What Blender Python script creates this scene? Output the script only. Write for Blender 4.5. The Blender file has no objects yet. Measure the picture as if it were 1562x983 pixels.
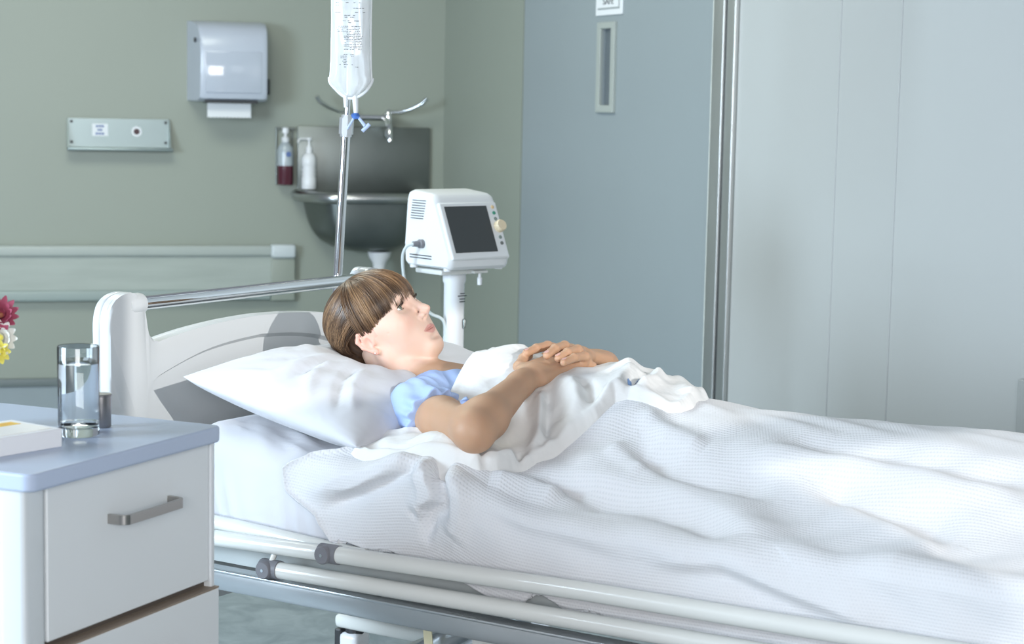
import bpy, bmesh, math, random
import numpy as np
from mathutils import Vector, Matrix

scene = bpy.context.scene
COL = scene.collection
PI = math.pi
R = math.radians

# ---------------------------------------------------------------- camera
cam_d = bpy.data.cameras.new('camera')
cam_d.sensor_fit = 'HORIZONTAL'
cam_d.sensor_width = 36.0
cam_d.lens = 36.0 * 2927.0 / 1562.0
cam_d.clip_start = 0.05
cam_d.clip_end = 100
cam_d.dof.use_dof = True
cam_d.dof.focus_distance = 3.78
cam_d.dof.aperture_fstop = 6.3
cam = bpy.data.objects.new('camera', cam_d)
COL.objects.link(cam)
cam.matrix_world = Matrix(((0.99981, -0.019512, 0.0, 0.0),
                           (0.002222, 0.113840, -0.993497, 0.0),
                           (0.019385, 0.993307, 0.113862, 1.42),
                           (0, 0, 0, 1)))
scene.camera = cam

# ---------------------------------------------------------------- view / exposure
scene.view_settings.view_transform = 'Standard'
scene.view_settings.look = 'None'
scene.view_settings.gamma = 1.0
scene.view_settings.use_curve_mapping = False
scene.view_settings.exposure = 0.0
scene.cycles.use_denoising = True
scene.cycles.max_bounces = 10

# ---------------------------------------------------------------- world and lights
world = bpy.data.worlds.new('world')
scene.world = world
world.use_nodes = True
world.node_tree.nodes['Background'].inputs[0].default_value = (0.80, 0.88, 1.0, 1)
world.node_tree.nodes['Background'].inputs[1].default_value = 0.30


def aim(o, frm, to):
    o.location = frm
    o.rotation_euler = (Vector(to) - Vector(frm)).to_track_quat('-Z', 'Y').to_euler()


def area(name, frm, to, sx, sy, power, color):
    d = bpy.data.lights.new(name, 'AREA')
    d.shape = 'RECTANGLE'
    d.size, d.size_y = sx, sy
    d.energy = power
    d.color = color
    o = bpy.data.objects.new(name, d)
    COL.objects.link(o)
    aim(o, frm, to)
    return o


sun_d = bpy.data.lights.new('low_sun', 'SUN')
sun_d.energy = 2.1
sun_d.angle = R(0.40)
sun_d.color = (1.0, 0.985, 0.955)
sun = bpy.data.objects.new('low_sun', sun_d)
COL.objects.link(sun)
SUN_TO = Vector((0.57, -0.81, 0.33)).normalized()          # towards the sun
aim(sun, Vector((4, -4, 3)), Vector((4, -4, 3)) - SUN_TO)

area('daylight_window', (-3.2, 2.3, 1.55), (0.6, 5.4, 0.9), 1.5, 1.2, 165, (0.70, 0.86, 1.0))
area('ceiling_lamp', (-1.3, 5.5, 2.85), (-1.3, 5.5, 0), 1.3, 1.3, 48, (0.95, 1.0, 0.87))
area('rear_window', (0.2, -2.4, 1.9), (-0.3, 3.6, 0.8), 2.4, 1.7, 185, (0.99, 0.985, 1.0))  # added fill light behind the camera, no window known there
area('window_skylight', (2.35, 0.05, 2.15), (-0.3, 3.6, 0.8), 1.6, 1.1, 8, (0.90, 0.95, 1.0))

# ---------------------------------------------------------------- helpers


class MB:
    """collects simple shapes into one mesh"""

    def __init__(self):
        self.v = []
        self.f = []

    def add(self, vs, fs):
        o = len(self.v)
        self.v += [tuple(p) for p in vs]
        self.f += [tuple(i + o for i in q) for q in fs]
        return self

    def box(self, x0, x1, y0, y1, z0, z1):
        vs = [(x, y, z) for x in (x0, x1) for y in (y0, y1) for z in (z0, z1)]
        return self.add(vs, [(0, 1, 3, 2), (4, 6, 7, 5), (0, 4, 5, 1), (2, 3, 7, 6), (0, 2, 6, 4), (1, 5, 7, 3)])

    def rbox(self, x0, x1, y0, y1, z0, z1, r=0.004, seg=2):
        bm = bmesh.new()
        bmesh.ops.create_cube(bm, size=1)
        for v in bm.verts:
            v.co = ((x0 + x1) / 2 + v.co.x * (x1 - x0), (y0 + y1) / 2 + v.co.y * (y1 - y0), (z0 + z1) / 2 + v.co.z * (z1 - z0))
        bmesh.ops.bevel(bm, geom=list(bm.edges), offset=r, segments=seg, profile=0.5, affect='EDGES')
        return self.bm(bm)

    def bm(self, bm):
        bm.verts.ensure_lookup_table()
        self.add([v.co[:] for v in bm.verts], [[v.index for v in f.verts] for f in bm.faces])
        bm.free()
        return self

    def tube(self, pts, r, n=12, cap=True, up=None):
        pts = [Vector(p) for p in pts]
        rs = r if isinstance(r, (list, tuple)) else [r] * len(pts)
        m = len(pts)
        vs = []
        tan0 = (pts[1] - pts[0]).normalized()
        ref = Vector(up) if up else (Vector((0, 0, 1)) if abs(tan0.z) < 0.9 else Vector((1, 0, 0)))
        for i in range(m):
            t = (pts[min(i + 1, m - 1)] - pts[max(i - 1, 0)]).normalized()
            a = (ref - t * ref.dot(t)).normalized()
            b = t.cross(a)
            ref = a
            for k in range(n):
                ang = 2 * PI * k / n
                vs.append(pts[i] + (a * math.cos(ang) + b * math.sin(ang)) * rs[i])
        fs = []
        for i in range(m - 1):
            for k in range(n):
                fs.append((i * n + k, i * n + (k + 1) % n, (i + 1) * n + (k + 1) % n, (i + 1) * n + k))
        if cap:
            fs.append(tuple(reversed(range(n))))
            fs.append(tuple((m - 1) * n + k for k in range(n)))
        return self.add(vs, fs)

    def lathe(self, prof, c=(0, 0, 0), n=32, axis='z'):
        """prof: list of (radius, height)"""
        vs = []
        for rr, h in prof:
            for k in range(n):
                a = 2 * PI * k / n
                p = (rr * math.cos(a), rr * math.sin(a), h)
                if axis == 'y':
                    p = (p[0], h, p[1])
                elif axis == 'x':
                    p = (h, p[0], p[1])
                vs.append((p[0] + c[0], p[1] + c[1], p[2] + c[2]))
        fs = []
        m = len(prof)
        for i in range(m - 1):
            for k in range(n):
                q = (i * n + k, i * n + (k + 1) % n, (i + 1) * n + (k + 1) % n, (i + 1) * n + k)
                fs.append(q if axis != 'y' else q[::-1])
        if prof[0][0] > 1e-6:
            fs.append(tuple(reversed(range(n))))
        if prof[-1][0] > 1e-6:
            fs.append(tuple((m - 1) * n + k for k in range(n)))
        return self.add(vs, fs)

    def prism(self, pts, d0, d1, plane='xz'):
        """closed outline extruded along the missing axis"""
        n = len(pts)

        def P(p, d):
            return {'xz': (p[0], d, p[1]), 'yz': (d, p[0], p[1]), 'xy': (p[0], p[1], d)}[plane]
        vs = [P(p, d0) for p in pts] + [P(p, d1) for p in pts]
        fs = [tuple(range(n)), tuple(reversed(range(n, 2 * n)))]
        for i in range(n):
            fs.append((i, i + n, (i + 1) % n + n, (i + 1) % n))
        return self.add(vs, fs)

    def build(self, name, mat, parent=None, frame=None, smooth=False, bevel=0):
        me = bpy.data.meshes.new(name)
        me.from_pydata(self.v, [], self.f)
        bm = bmesh.new()
        bm.from_mesh(me)
        bmesh.ops.recalc_face_normals(bm, faces=bm.faces)
        bm.to_mesh(me)
        bm.free()
        return link(name, me, mat, parent, frame, smooth, bevel)


def link(name, me, mat, parent=None, frame=None, smooth=False, bevel=0):
    if mat is not None:
        me.materials.append(mat)
    o = bpy.data.objects.new(name, me)
    COL.objects.link(o)
    if smooth:
        for p in me.polygons:
            p.use_smooth = True
        if smooth != 'all':
            try:
                me.set_sharp_from_angle(angle=R(smooth if not isinstance(smooth, bool) else 40))
            except Exception:
                pass
    if bevel:
        m = o.modifiers.new('bevel', 'BEVEL')
        m.width = bevel
        m.segments = 3
        m.limit_method = 'ANGLE'
        m.angle_limit = R(40)
    if parent:
        o.parent = parent
    if frame:
        o.location = frame[0]
        o.rotation_euler = (0, 0, frame[1])
    return o


def thing(name, label, cat, frame, group=None):
    o = bpy.data.objects.new(name, None)
    o.empty_display_size = 0.05
    COL.objects.link(o)
    o.location = frame[0]
    o.rotation_euler = (0, 0, frame[1])
    return tag(o, label, cat, group)


def tag(o, label, cat, group=None):
    o['label'] = label
    o['category'] = cat
    if group:
        o['group'] = group
    return o


def struct(o):
    o['kind'] = 'structure'
    return o


def at(frame, x, y, z):
    """a frame moved to local (x,y,z)"""
    c, s = math.cos(frame[1]), math.sin(frame[1])
    l = frame[0]
    return ((l[0] + x * c - y * s, l[1] + x * s + y * c, l[2] + z), frame[1])


def new_mat(name):
    m = bpy.data.materials.new(name)
    m.use_nodes = True
    nt = m.node_tree
    return m, nt, nt.nodes['Principled BSDF']


def mat(name, color, rough=0.5, metal=0.0, var=0.0, vscale=8.0, bump=0.0, bscale=120.0, coat=0.0, spec=None,
        rvar=0.0, stretch=None, sss=0.0, detail=4.0):
    """procedural material: colour with soft noise variation, optional fine relief"""
    m, nt, b = new_mat(name)
    b.inputs['Base Color'].default_value = (*color, 1)
    b.inputs['Roughness'].default_value = rough
    b.inputs['Metallic'].default_value = metal
    if spec is not None:
        b.inputs['Specular IOR Level'].default_value = spec
    if coat:
        b.inputs['Coat Weight'].default_value = coat
        b.inputs['Coat Roughness'].default_value = 0.08
    if sss:
        b.inputs['Subsurface Weight'].default_value = sss
        b.inputs['Subsurface Radius'].default_value = (0.012, 0.005, 0.003)
        b.inputs['Subsurface Scale'].default_value = 0.6
    tc = nt.nodes.new('ShaderNodeTexCoord')
    src = tc.outputs['Object']
    if stretch:
        mp = nt.nodes.new('ShaderNodeMapping')
        mp.inputs['Scale'].default_value = stretch
        nt.links.new(src, mp.inputs['Vector'])
        src = mp.outputs[0]
    n = nt.nodes.new('ShaderNodeTexNoise')
    n.inputs['Scale'].default_value = vscale
    n.inputs['Detail'].default_value = detail
    nt.links.new(src, n.inputs['Vector'])
    if var:
        r = nt.nodes.new('ShaderNodeMix')
        r.data_type = 'RGBA'
        r.inputs[6].default_value = (*[max(0, c * (1 - var)) for c in color], 1)
        r.inputs[7].default_value = (*[min(1, c * (1 + var)) for c in color], 1)
        nt.links.new(n.outputs['Fac'], r.inputs[0])
        nt.links.new(r.outputs[2], b.inputs['Base Color'])
    if rvar:
        mr = nt.nodes.new('ShaderNodeMapRange')
        mr.inputs[3].default_value = max(0.02, rough - rvar)
        mr.inputs[4].default_value = min(1, rough + rvar)
        nt.links.new(n.outputs['Fac'], mr.inputs[0])
        nt.links.new(mr.outputs[0], b.inputs['Roughness'])
    if bump:
        n2 = nt.nodes.new('ShaderNodeTexNoise')
        n2.inputs['Scale'].default_value = bscale
        n2.inputs['Detail'].default_value = 3
        nt.links.new(src, n2.inputs['Vector'])
        bp = nt.nodes.new('ShaderNodeBump')
        bp.inputs['Strength'].default_value = bump
        bp.inputs['Distance'].default_value = 0.002
        nt.links.new(n2.outputs['Fac'], bp.inputs['Height'])
        nt.links.new(bp.outputs[0], b.inputs['Normal'])
    return m


def glass_mat(name, color=(1, 1, 1), rough=0.0, ior=1.45, trans=1.0):
    m, nt, b = new_mat(name)
    b.inputs['Base Color'].default_value = (*color, 1)
    b.inputs['Roughness'].default_value = rough
    b.inputs['IOR'].default_value = ior
    b.inputs['Transmission Weight'].default_value = trans
    return m


def text_mesh(name, body, size, mat_, parent, loc, rot, depth=0.0006, align='CENTER'):
    cu = bpy.data.curves.new(name, 'FONT')
    cu.body = body
    cu.size = size
    cu.extrude = depth
    cu.align_x = align
    cu.align_y = 'CENTER'
    t = bpy.data.objects.new(name, cu)
    COL.objects.link(t)
    dg = bpy.context.evaluated_depsgraph_get()
    me = bpy.data.meshes.new_from_object(t.evaluated_get(dg))
    bpy.data.objects.remove(t)
    me.name = name
    o = link(name, me, mat_, parent)
    o.location = loc
    o.rotation_euler = rot
    return o


# ---------------------------------------------------------------- materials
M = {}
M['wall'] = mat('green_grey_paint', (0.315, 0.345, 0.295), 0.42, var=0.05, vscale=1.3, bump=0.06, bscale=220)
M['panel'] = mat('pale_wall_panel', (0.50, 0.52, 0.52), 0.34, var=0.04, vscale=1.1, bump=0.03, bscale=150)
M['door'] = mat('grey_green_door_laminate', (0.30, 0.345, 0.365), 0.36, var=0.05, vscale=1.5, bump=0.04, bscale=300)
M['floor'] = None
M['steel'] = mat('brushed_steel', (0.48, 0.49, 0.48), 0.30, 1.0, var=0.10, vscale=30, stretch=(1, 1, 0.05), rvar=0.06)
M['steel_dark'] = mat('dull_stainless', (0.21, 0.23, 0.22), 0.40, 1.0, var=0.12, vscale=10, rvar=0.08)
M['chrome'] = mat('chrome', (0.80, 0.81, 0.82), 0.10, 1.0, var=0.02)
M['white_plastic'] = mat('white_plastic', (0.80, 0.81, 0.83), 0.32, var=0.02, coat=0.2)
M['white_enamel'] = mat('cream_white_enamel', (0.74, 0.75, 0.72), 0.26, var=0.03, vscale=6, coat=0.3)
M['dark'] = mat('dark_grey_plastic', (0.03, 0.032, 0.036), 0.45, var=0.05)
M['grey_plastic'] = mat('mid_grey_plastic', (0.20, 0.20, 0.22), 0.5, var=0.05)
M['white_paper'] = mat('white_paper', (0.80, 0.82, 0.84), 0.8, var=0.02, bump=0.1, bscale=300)
M['ink_blue'] = mat('blue_print', (0.10, 0.16, 0.36), 0.6, var=0.03)
M['ink'] = mat('dark_print', (0.05, 0.055, 0.06), 0.6, var=0.03)


def floor_mat():
    m, nt, b = new_mat('mottled_vinyl_floor')
    tc = nt.nodes.new('ShaderNodeTexCoord')
    n = nt.nodes.new('ShaderNodeTexNoise')
    n.inputs['Scale'].default_value = 9
    n.inputs['Detail'].default_value = 8
    n.inputs['Roughness'].default_value = 0.65
    n.inputs['Distortion'].default_value = 1.2
    cr = nt.nodes.new('ShaderNodeValToRGB')
    cr.color_ramp.elements[0].position = 0.35
    cr.color_ramp.elements[0].color = (0.19, 0.23, 0.255, 1)
    cr.color_ramp.elements[1].position = 0.68
    cr.color_ramp.elements[1].color = (0.31, 0.36, 0.385, 1)
    nt.links.new(tc.outputs['Object'], n.inputs['Vector'])
    nt.links.new(n.outputs['Fac'], cr.inputs[0])
    nt.links.new(cr.outputs[0], b.inputs['Base Color'])
    b.inputs['Roughness'].default_value = 0.28
    return m


M['floor'] = floor_mat()

# ---------------------------------------------------------------- frames
COR = (-0.307, 8.2, 0.0)
WB = (COR, R(15.0))       # back wall: x along the wall, -y into the room
WR = (COR, R(-68.0))      # right wall
BED = ((-0.7610, 3.7613, 0.0), R(-32.19))   # x towards the foot, y towards the far side

# ---------------------------------------------------------------- the room
struct(MB().box(-5, 8, -5, 10, -0.05, 0).build('floor', M['floor']))
struct(MB().box(-4.5, 0.15, 0.0, 0.15, 0, 2.9).build('wall_back', M['wall'], frame=WB))
wr = struct(MB().box(0, 5.6, 0.03, 0.15, 0, 2.9).build('wall_right', M['wall'], frame=WR))
MB().box(0.0, 0.878, 0.0, 0.03, 0, 2.9).build('plaster_field', M['wall'], wr)
edges = [2.585, 3.160, 3.456, 4.35, 5.6]
for i in range(4):
    MB().rbox(edges[i] + 0.003, edges[i + 1] - 0.003, 0.0, 0.03, 0, 2.9, 0.0015, 1).build('panel', M['panel'], wr)
for e in edges[1:4]:
    MB().rbox(e - 0.005, e + 0.005, -0.003, 0.03, 0, 2.9, 0.002, 2).build('joint_strip', M['panel'], wr)
MB().rbox(4.035, 4.35, -0.02, 0.0, 0, 0.80, 0.004).build('kick_panel', mat('grey_kick_panel', (0.40, 0.42, 0.42), 0.4, var=0.04), wr)

# door leaf with narrow vision pane
d1 = struct(thing('door_1', 'x', 'x', at(WR, 0, 0, 0)))
del d1['label'], d1['category']
lf = MB()
lf.box(0.892, 1.614, -0.002, 0.03, 0.012, 2.25)
lf.box(1.699, 2.436, -0.002, 0.03, 0.012, 2.25)
lf.box(1.614, 1.699, -0.002, 0.03, 0.012, 1.416)
lf.box(1.614, 1.699, -0.002, 0.03, 1.677, 2.25)
lf.build('door_leaf', M['door'], d1)
MB().box(0.878, 0.892, 0.012, 0.03, 0, 2.26).build('door_gap', M['dark'], d1)
vf = MB()
vf.rbox(1.584, 1.614, -0.014, 0.0, 1.39, 1.70, 0.003)
vf.rbox(1.699, 1.729, -0.014, 0.0, 1.39, 1.70, 0.003)
vf.rbox(1.610, 1.703, -0.014, 0.0, 1.39, 1.416, 0.003)
vf.rbox(1.610, 1.703, -0.014, 0.0, 1.677, 1.70, 0.003)
vf.build('vision_frame', mat('light_frame_paint', (0.40, 0.435, 0.41), 0.4, var=0.03), d1)
MB().box(1.610, 1.703, 0.006, 0.012, 1.41, 1.682).build('pane', mat('dark_pane', (0.10, 0.125, 0.145), 0.08, var=0.2, vscale=6, coat=0.6), d1)
es = MB()
for i in range(28):
    z0 = 0.02 + i * 0.08
    w = 0.010 + 0.006 * random.Random(i).random()
    es.box(2.436, 2.436 + w, -0.010, 0.03, z0, z0 + 0.08)
es.build('edge_strip', mat('chipped_white_edge', (0.78, 0.80, 0.76), 0.5, var=0.25, vscale=25), d1)
t1 = struct(thing('trim_1', 'x', 'x', at(WR, 0, 0, 0)))
del t1['label'], t1['category']
post_m = mat('satin_steel', (0.56, 0.57, 0.56), 0.44, 0.9, var=0.14, vscale=3, stretch=(1, 1, 0.6), rvar=0.06)
MB().rbox(2.452, 2.520, -0.018, 0.03, 0, 2.9, 0.005, 3).build('steel_post', post_m, t1, smooth=True)
MB().box(2.520, 2.532, -0.010, 0.03, 0, 2.9).build('shadow_groove', M['dark'], t1)  # dark joint line between post and jamb
MB().rbox(2.532, 2.585, -0.014, 0.03, 0, 2.9, 0.006, 3).build('steel_jamb', post_m, t1, smooth=True)

# sign above the vision pane
sg = thing('door_sign', 'small white door sign with dark lettering above the narrow door pane', 'sign', at(WR, 1.667, -0.002, 1.80))
MB().rbox(-0.108, 0.108, -0.006, 0.0, -0.077, 0.10, 0.002).build('plate', M['white_paper'], sg)
bd = MB()
bd.box(-0.088, 0.088, -0.0075, -0.006, -0.057, -0.051)
bd.box(0.082, 0.088, -0.0075, -0.006, -0.051, 0.085)
bd.box(-0.088, 0.088, -0.0075, -0.006, 0.085, 0.091)
bd.build('border', mat('grey_sign_border', (0.34, 0.37, 0.38), 0.6, var=0.05), sg)
text_mesh('lettering', 'SAFE', 0.030, M['ink'], sg, (-0.004, -0.0065, -0.031), (PI / 2, 0, 0)).scale = (1.4, 1, 1)

# bumper rail on the back wall and the lower rail
t2 = struct(thing('trim_2', 'x', 'x', at(WB, 0, 0, 0)))
del t2['label'], t2['category']
rail_board = mat('washed_wood_board', (0.40, 0.44, 0.40), 0.5, var=0.16, vscale=3.0, stretch=(1.2, 1, 9), detail=8)
MB().box(-4.4, -0.735, -0.035, 0, 0.625, 0.762).build('board', rail_board, t2)
MB().rbox(-4.4, -0.735, -0.050, 0, 0.762, 0.808, 0.012, 3).build('top_profile', mat('pale_rail_profile', (0.44, 0.48, 0.45), 0.4, var=0.03), t2, smooth=True)
MB().rbox(-4.4, -0.735, -0.046, 0, 0.578, 0.625, 0.012, 3).build('lower_profile', mat('grey_rail_profile', (0.34, 0.40, 0.38), 0.4, var=0.03), t2, smooth=True)
MB().rbox(-0.739, -0.634, -0.056, 0, 0.755, 0.812, 0.012, 3).build('end_cap', mat('light_cap', (0.60, 0.65, 0.66), 0.4, var=0.03), t2, smooth=True)
MB().rbox(-0.739, -0.634, -0.040, 0, 0.574, 0.757, 0.008, 3).build('end_plate', M['wall'], t2, smooth=True)
bb = struct(thing('baseboard_back', 'x', 'x', at(WB, 0, 0, 0)))
del bb['label'], bb['category']
MB().box(-4.4, 0.0, -0.012, 0, 0, 0.232).build('skirting_sheet', mat('blue_grey_skirting', (0.30, 0.35, 0.37), 0.4, var=0.10, vscale=6), bb)
MB().rbox(-4.4, 0.0, -0.022, 0, 0.228, 0.262, 0.006, 2).build('skirting_cap', mat('dark_skirting_cap', (0.17, 0.20, 0.20), 0.4, var=0.04), bb, smooth=True)

# unseen window wall, added to block the low sun; openings shaped for its patches
WF = ((2.55, -0.15, 0.0), math.atan2(0.57, 0.81))
wf = MB()
wf.box(-1.9, -0.50, 0, 0.04, 0, 6.4)
wf.box(1.25, 4.2, 0, 0.04, 0, 6.4)
wf.box(-0.50, 1.25, 0, 0.04, 2.82, 6.4)
wf.box(-0.50, 0.225, 0, 0.04, 0, 2.41)
wf.box(0.225, 1.25, 0, 0.04, 0, 1.55)
struct(wf.build('wall_front', M['wall'], frame=WF))
w1 = MB()
w1.box(0.185, 0.225, -0.01, 0.05, 1.55, 2.41)
w1.box(1.21, 1.25, -0.01, 0.05, 1.55, 2.82)
w1.box(0.225, 1.21, -0.01, 0.05, 1.55, 1.59)
w1.box(0.225, 1.21, -0.01, 0.05, 2.145, 2.215)
w1.box(0.225, 1.21, -0.01, 0.05, 2.78, 2.82)
struct(w1.build('window_1', M['white_enamel'], frame=WF))
w2 = MB()
w2.box(-0.50, -0.46, -0.01, 0.05, 2.41, 2.82)
w2.box(-0.46, 0.225, -0.01, 0.05, 2.37, 2.41)
w2.box(-0.46, 0.225, -0.01, 0.05, 2.78, 2.82)
struct(w2.build('window_2', M['white_enamel'], frame=WF))

# ================================================================ back wall fittings
rng = random.Random(4)

# paper towel dispenser
pt = thing('paper_towel_dispenser', 'white paper towel dispenser hanging high on the green wall with a towel hanging out', 'dispenser', at(WB, -0.925, 0, 1.40))
blue_white = mat('blue_white_plastic', (0.52, 0.56, 0.64), 0.30, var=0.03, coat=0.25)
hw = 0.155


def towel_shell():
    # cross-section in y,z (outward = -y): deep at the bottom, rounded forward at the top
    prof = [(0.0, 0.0), (-0.165, 0.0), (-0.195, 0.012), (-0.205, 0.04), (-0.205, 0.20), (-0.198, 0.255), (-0.175, 0.292), (-0.13, 0.312), (-0.06, 0.324), (0.0, 0.326)]
    n = len(prof)
    xs = [(-hw, 0.97), (-hw + 0.006, 0.988), (-hw + 0.018, 1.0), (hw - 0.018, 1.0), (hw - 0.006, 0.988), (hw, 0.97)]
    vs, fs = [], []
    for x, s in xs:
        for (y, z) in prof:
            tp = (0.034 if x < 0 else 0.008) * min(1.0, -y / 0.2)
            vs.append((x + (tp if x < 0 else -tp), y * s, 0.163 + (z - 0.163) * (0.985 + 0.015 * (s > 0.99))))
    for i in range(len(xs) - 1):
        for k in range(n):
            fs.append((i * n + k, i * n + (k + 1) % n, (i + 1) * n + (k + 1) % n, (i + 1) * n + k))
    fs.append(tuple(range(n)))
    fs.append(tuple(reversed(range((len(xs) - 1) * n, len(xs) * n))))
    return MB().add(vs, fs)


towel_shell().build('cover', blue_white, pt, smooth=35)
MB().rbox(-0.100, 0.125, -0.2085, -0.200, 0.035, 0.20, 0.003).build('front_window', mat('smoky_window', (0.50, 0.54, 0.62), 0.10, var=0.06, coat=0.4), pt, smooth=True)
MB().lathe([(0.0001, -0.009), (0.009, -0.009), (0.009, 0.0)], (-hw + 0.024, -0.13, 0.245), 16, 'x').build('lock', M['dark'], pt)
MB().rbox(hw - 0.002, hw + 0.012, -0.14, -0.07, 0.03, 0.095, 0.005).build('lever', M['dark'], pt, smooth=True)
MB().box(-0.10, 0.11, -0.19, -0.10, -0.006, 0.004).build('outlet_slot', M['dark'], pt)
tw = MB()
zig = [(-0.088 + 0.176 * i / 24, -0.066 + (0.004 if i % 2 else 0)) for i in range(25)]
tw.prism([(-0.088, 0.0)] + zig + [(0.088, 0.0)], -0.148, -0.146)
tw.build('paper_towel', M['white_paper'], pt)

# stainless glove-box shelf
gs = thing('wall_shelf', 'grey metal wall bracket shelf with printed sticker and round hole', 'shelf', at(WB, -1.354, 0, 1.205))
gm = mat('grey_green_metal', (0.30, 0.36, 0.36), 0.36, 0.7, var=0.06, vscale=9)
pl = MB()
pl.rbox(-0.205, 0.200, -0.012, -0.004, 0.0, 0.118, 0.002)
pl.build('back_plate', gm, gs)
MB().rbox(-0.208, 0.212, -0.075, -0.004, -0.012, 0.002, 0.005, 3).build('ledge', gm, gs, smooth=True)
for s in (-1, 1):
    x = -0.205 if s < 0 else 0.200
    MB().prism([(-0.004, 0.002), (-0.070, 0.002), (-0.012, 0.116), (-0.004, 0.116)], x - 0.003, x + 0.003, 'yz').build('side_gusset', gm, gs)
for x in (-0.19, 0.186):
    for z in (0.022, 0.104):
        MB().lathe([(0.006, -0.004), (0.006, 0.002), (0.004, 0.004)], (x, -0.014, z), 12, 'y').build('screw', M['dark'], gs)
st = MB().box(-0.108, -0.045, -0.0135, -0.012, 0.046, 0.096).build('sticker', M['white_paper'], gs)
for z, w, nn in ((0.086, 0.034, 3), (0.071, 0.020, 2), (0.056, 0.036, 3)):
    b_ = MB()
    for k in range(nn):
        b_.box(-0.0765 - w / 2 + w * k / nn, -0.0765 - w / 2 + w * (k + 0.8) / nn, -0.0142, -0.0135, z - 0.004, z + 0.004)
    b_.build('print_line', M['ink_blue'], st)
ringp = [(0.011, -0.001), (0.021, -0.001), (0.022, 0.0015), (0.021, 0.004), (0.011, 0.004)]
MB().lathe([(a, -b) for a, b in ringp], (0.069, -0.012, 0.066), 28, 'y').build('hole_ring', M['white_paper'], gs, smooth=True)
MB().lathe([(0.0001, -0.0006), (0.012, -0.0005), (0.012, 0.0)], (0.069, -0.0161, 0.066), 24, 'y').build('hole', mat('dark_red_hole', (0.07, 0.03, 0.035), 0.5, var=0.1), gs)

# sink with tall splashback
sk = thing('hand_basin', 'stainless steel wall basin with tall splashback in the corner', 'sink', at(WB, -0.345, 0, 0.79))
MB().rbox(-0.282, 0.282, -0.022, 0.0, 0.225, 0.515, 0.004).build('splashback', M['steel_dark'], sk, smooth=True)
rim = MB()
outl = [(-0.285, -0.02), (-0.285, -0.07), (-0.205, -0.27), (-0.165, -0.295), (0.165, -0.295), (0.205, -0.27), (0.285, -0.07), (0.285, -0.02)]
rim.tube([(x, y, 0.228) for x, y in outl], 0.023, 12)
rim.build('rolled_rim', M['steel'], sk, smooth=True)
# bowl: lofted from the rim outline down
bw = MB()
rings = []
base = [(-0.272, -0.01), (-0.275, -0.07), (-0.20, -0.265), (-0.15, -0.285), (0.15, -0.285), (0.20, -0.265), (0.275, -0.07), (0.272, -0.01)]
nring = len(base)
for sc, z in ((1.0, 0.232), (0.97, 0.18), (0.90, 0.10), (0.72, 0.035), (0.40, 0.005), (0.10, 0.0)):
    rings.append([((x) * sc, -0.15 + (y + 0.15) * sc, z) for x, y in base])
for sc, z in ((0.08, 0.012), (0.38, 0.017), (0.69, 0.045), (0.86, 0.11), (0.93, 0.18), (0.95, 0.236)):
    rings.append([((x) * sc, -0.15 + (y + 0.15) * sc, z) for x, y in base])
vs = [p for r_ in rings for p in r_]
fs = []
for i in range(len(rings) - 1):
    for k in range(nring):
        fs.append((i * nring + k, i * nring + (k + 1) % nring, (i + 1) * nring + (k + 1) % nring, (i + 1) * nring + k))
fs.append(tuple(range(len(rings) * nring - nring, len(rings) * nring)))
ob = bw.add(vs, fs).build('bowl', M['steel_dark'], sk, smooth='all')
sm = ob.modifiers.new('sub', 'SUBSURF')
sm.levels = sm.render_levels = 2
MB().lathe([(0.050, 0.0), (0.046, -0.02), (0.030, -0.045), (0.024, -0.075), (0.024, -0.13), (0.016, -0.14), (0.016, -0.30)], (0.045, -0.15, 0.0), 20).build('waste_trap', M['white_plastic'], sk, smooth=True)

# elbow tap
fc = thing('elbow_tap', 'chrome mixer tap with two long elbow levers above the basin', 'tap', at(WB, -0.335, -0.004, 1.345))
MB().tube([(-0.085, -0.05, 0.0), (0.085, -0.05, 0.0)], 0.012, 14).build('crossbar', M['chrome'], fc, smooth=True)
for s in (-1, 1):
    MB().lathe([(0.020, 0.0), (0.020, -0.012), (0.013, -0.014), (0.013, -0.05)], (s * 0.085, 0, 0), 18, 'y').build('wall_flange', M['chrome'], fc, smooth=True)
    hd = MB().lathe([(0.015, -0.04), (0.016, 0.005), (0.013, 0.028), (0.008, 0.034), (0.0001, 0.035)], (s * 0.085, -0.05, 0), 18).build('valve_head', M['chrome'], fc, smooth=True)
    MB().tube([(s * 0.085, -0.05, 0.022), (s * 0.13, -0.075, 0.024), (s * 0.175, -0.10, 0.040), (s * 0.215, -0.12, 0.062), (s * 0.232, -0.13, 0.085)], [0.006, 0.007, 0.008, 0.009, 0.010], 12).build('elbow_lever', M['chrome'], fc, smooth=True)
    MB().lathe([(0.0001, -0.022), (0.014, -0.016), (0.017, 0.0), (0.014, 0.014), (0.0001, 0.018)], (s * 0.085, -0.055, -0.062), 16).build('elbow_union', M['chrome'], fc, smooth=True)
MB().tube([(0.07, -0.05, -0.008), (0.07, -0.10, -0.012), (0.07, -0.15, -0.035), (0.07, -0.165, -0.075), (0.07, -0.165, -0.095)], 0.012, 14).build('spout', M['chrome'], fc, smooth=True)

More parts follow.
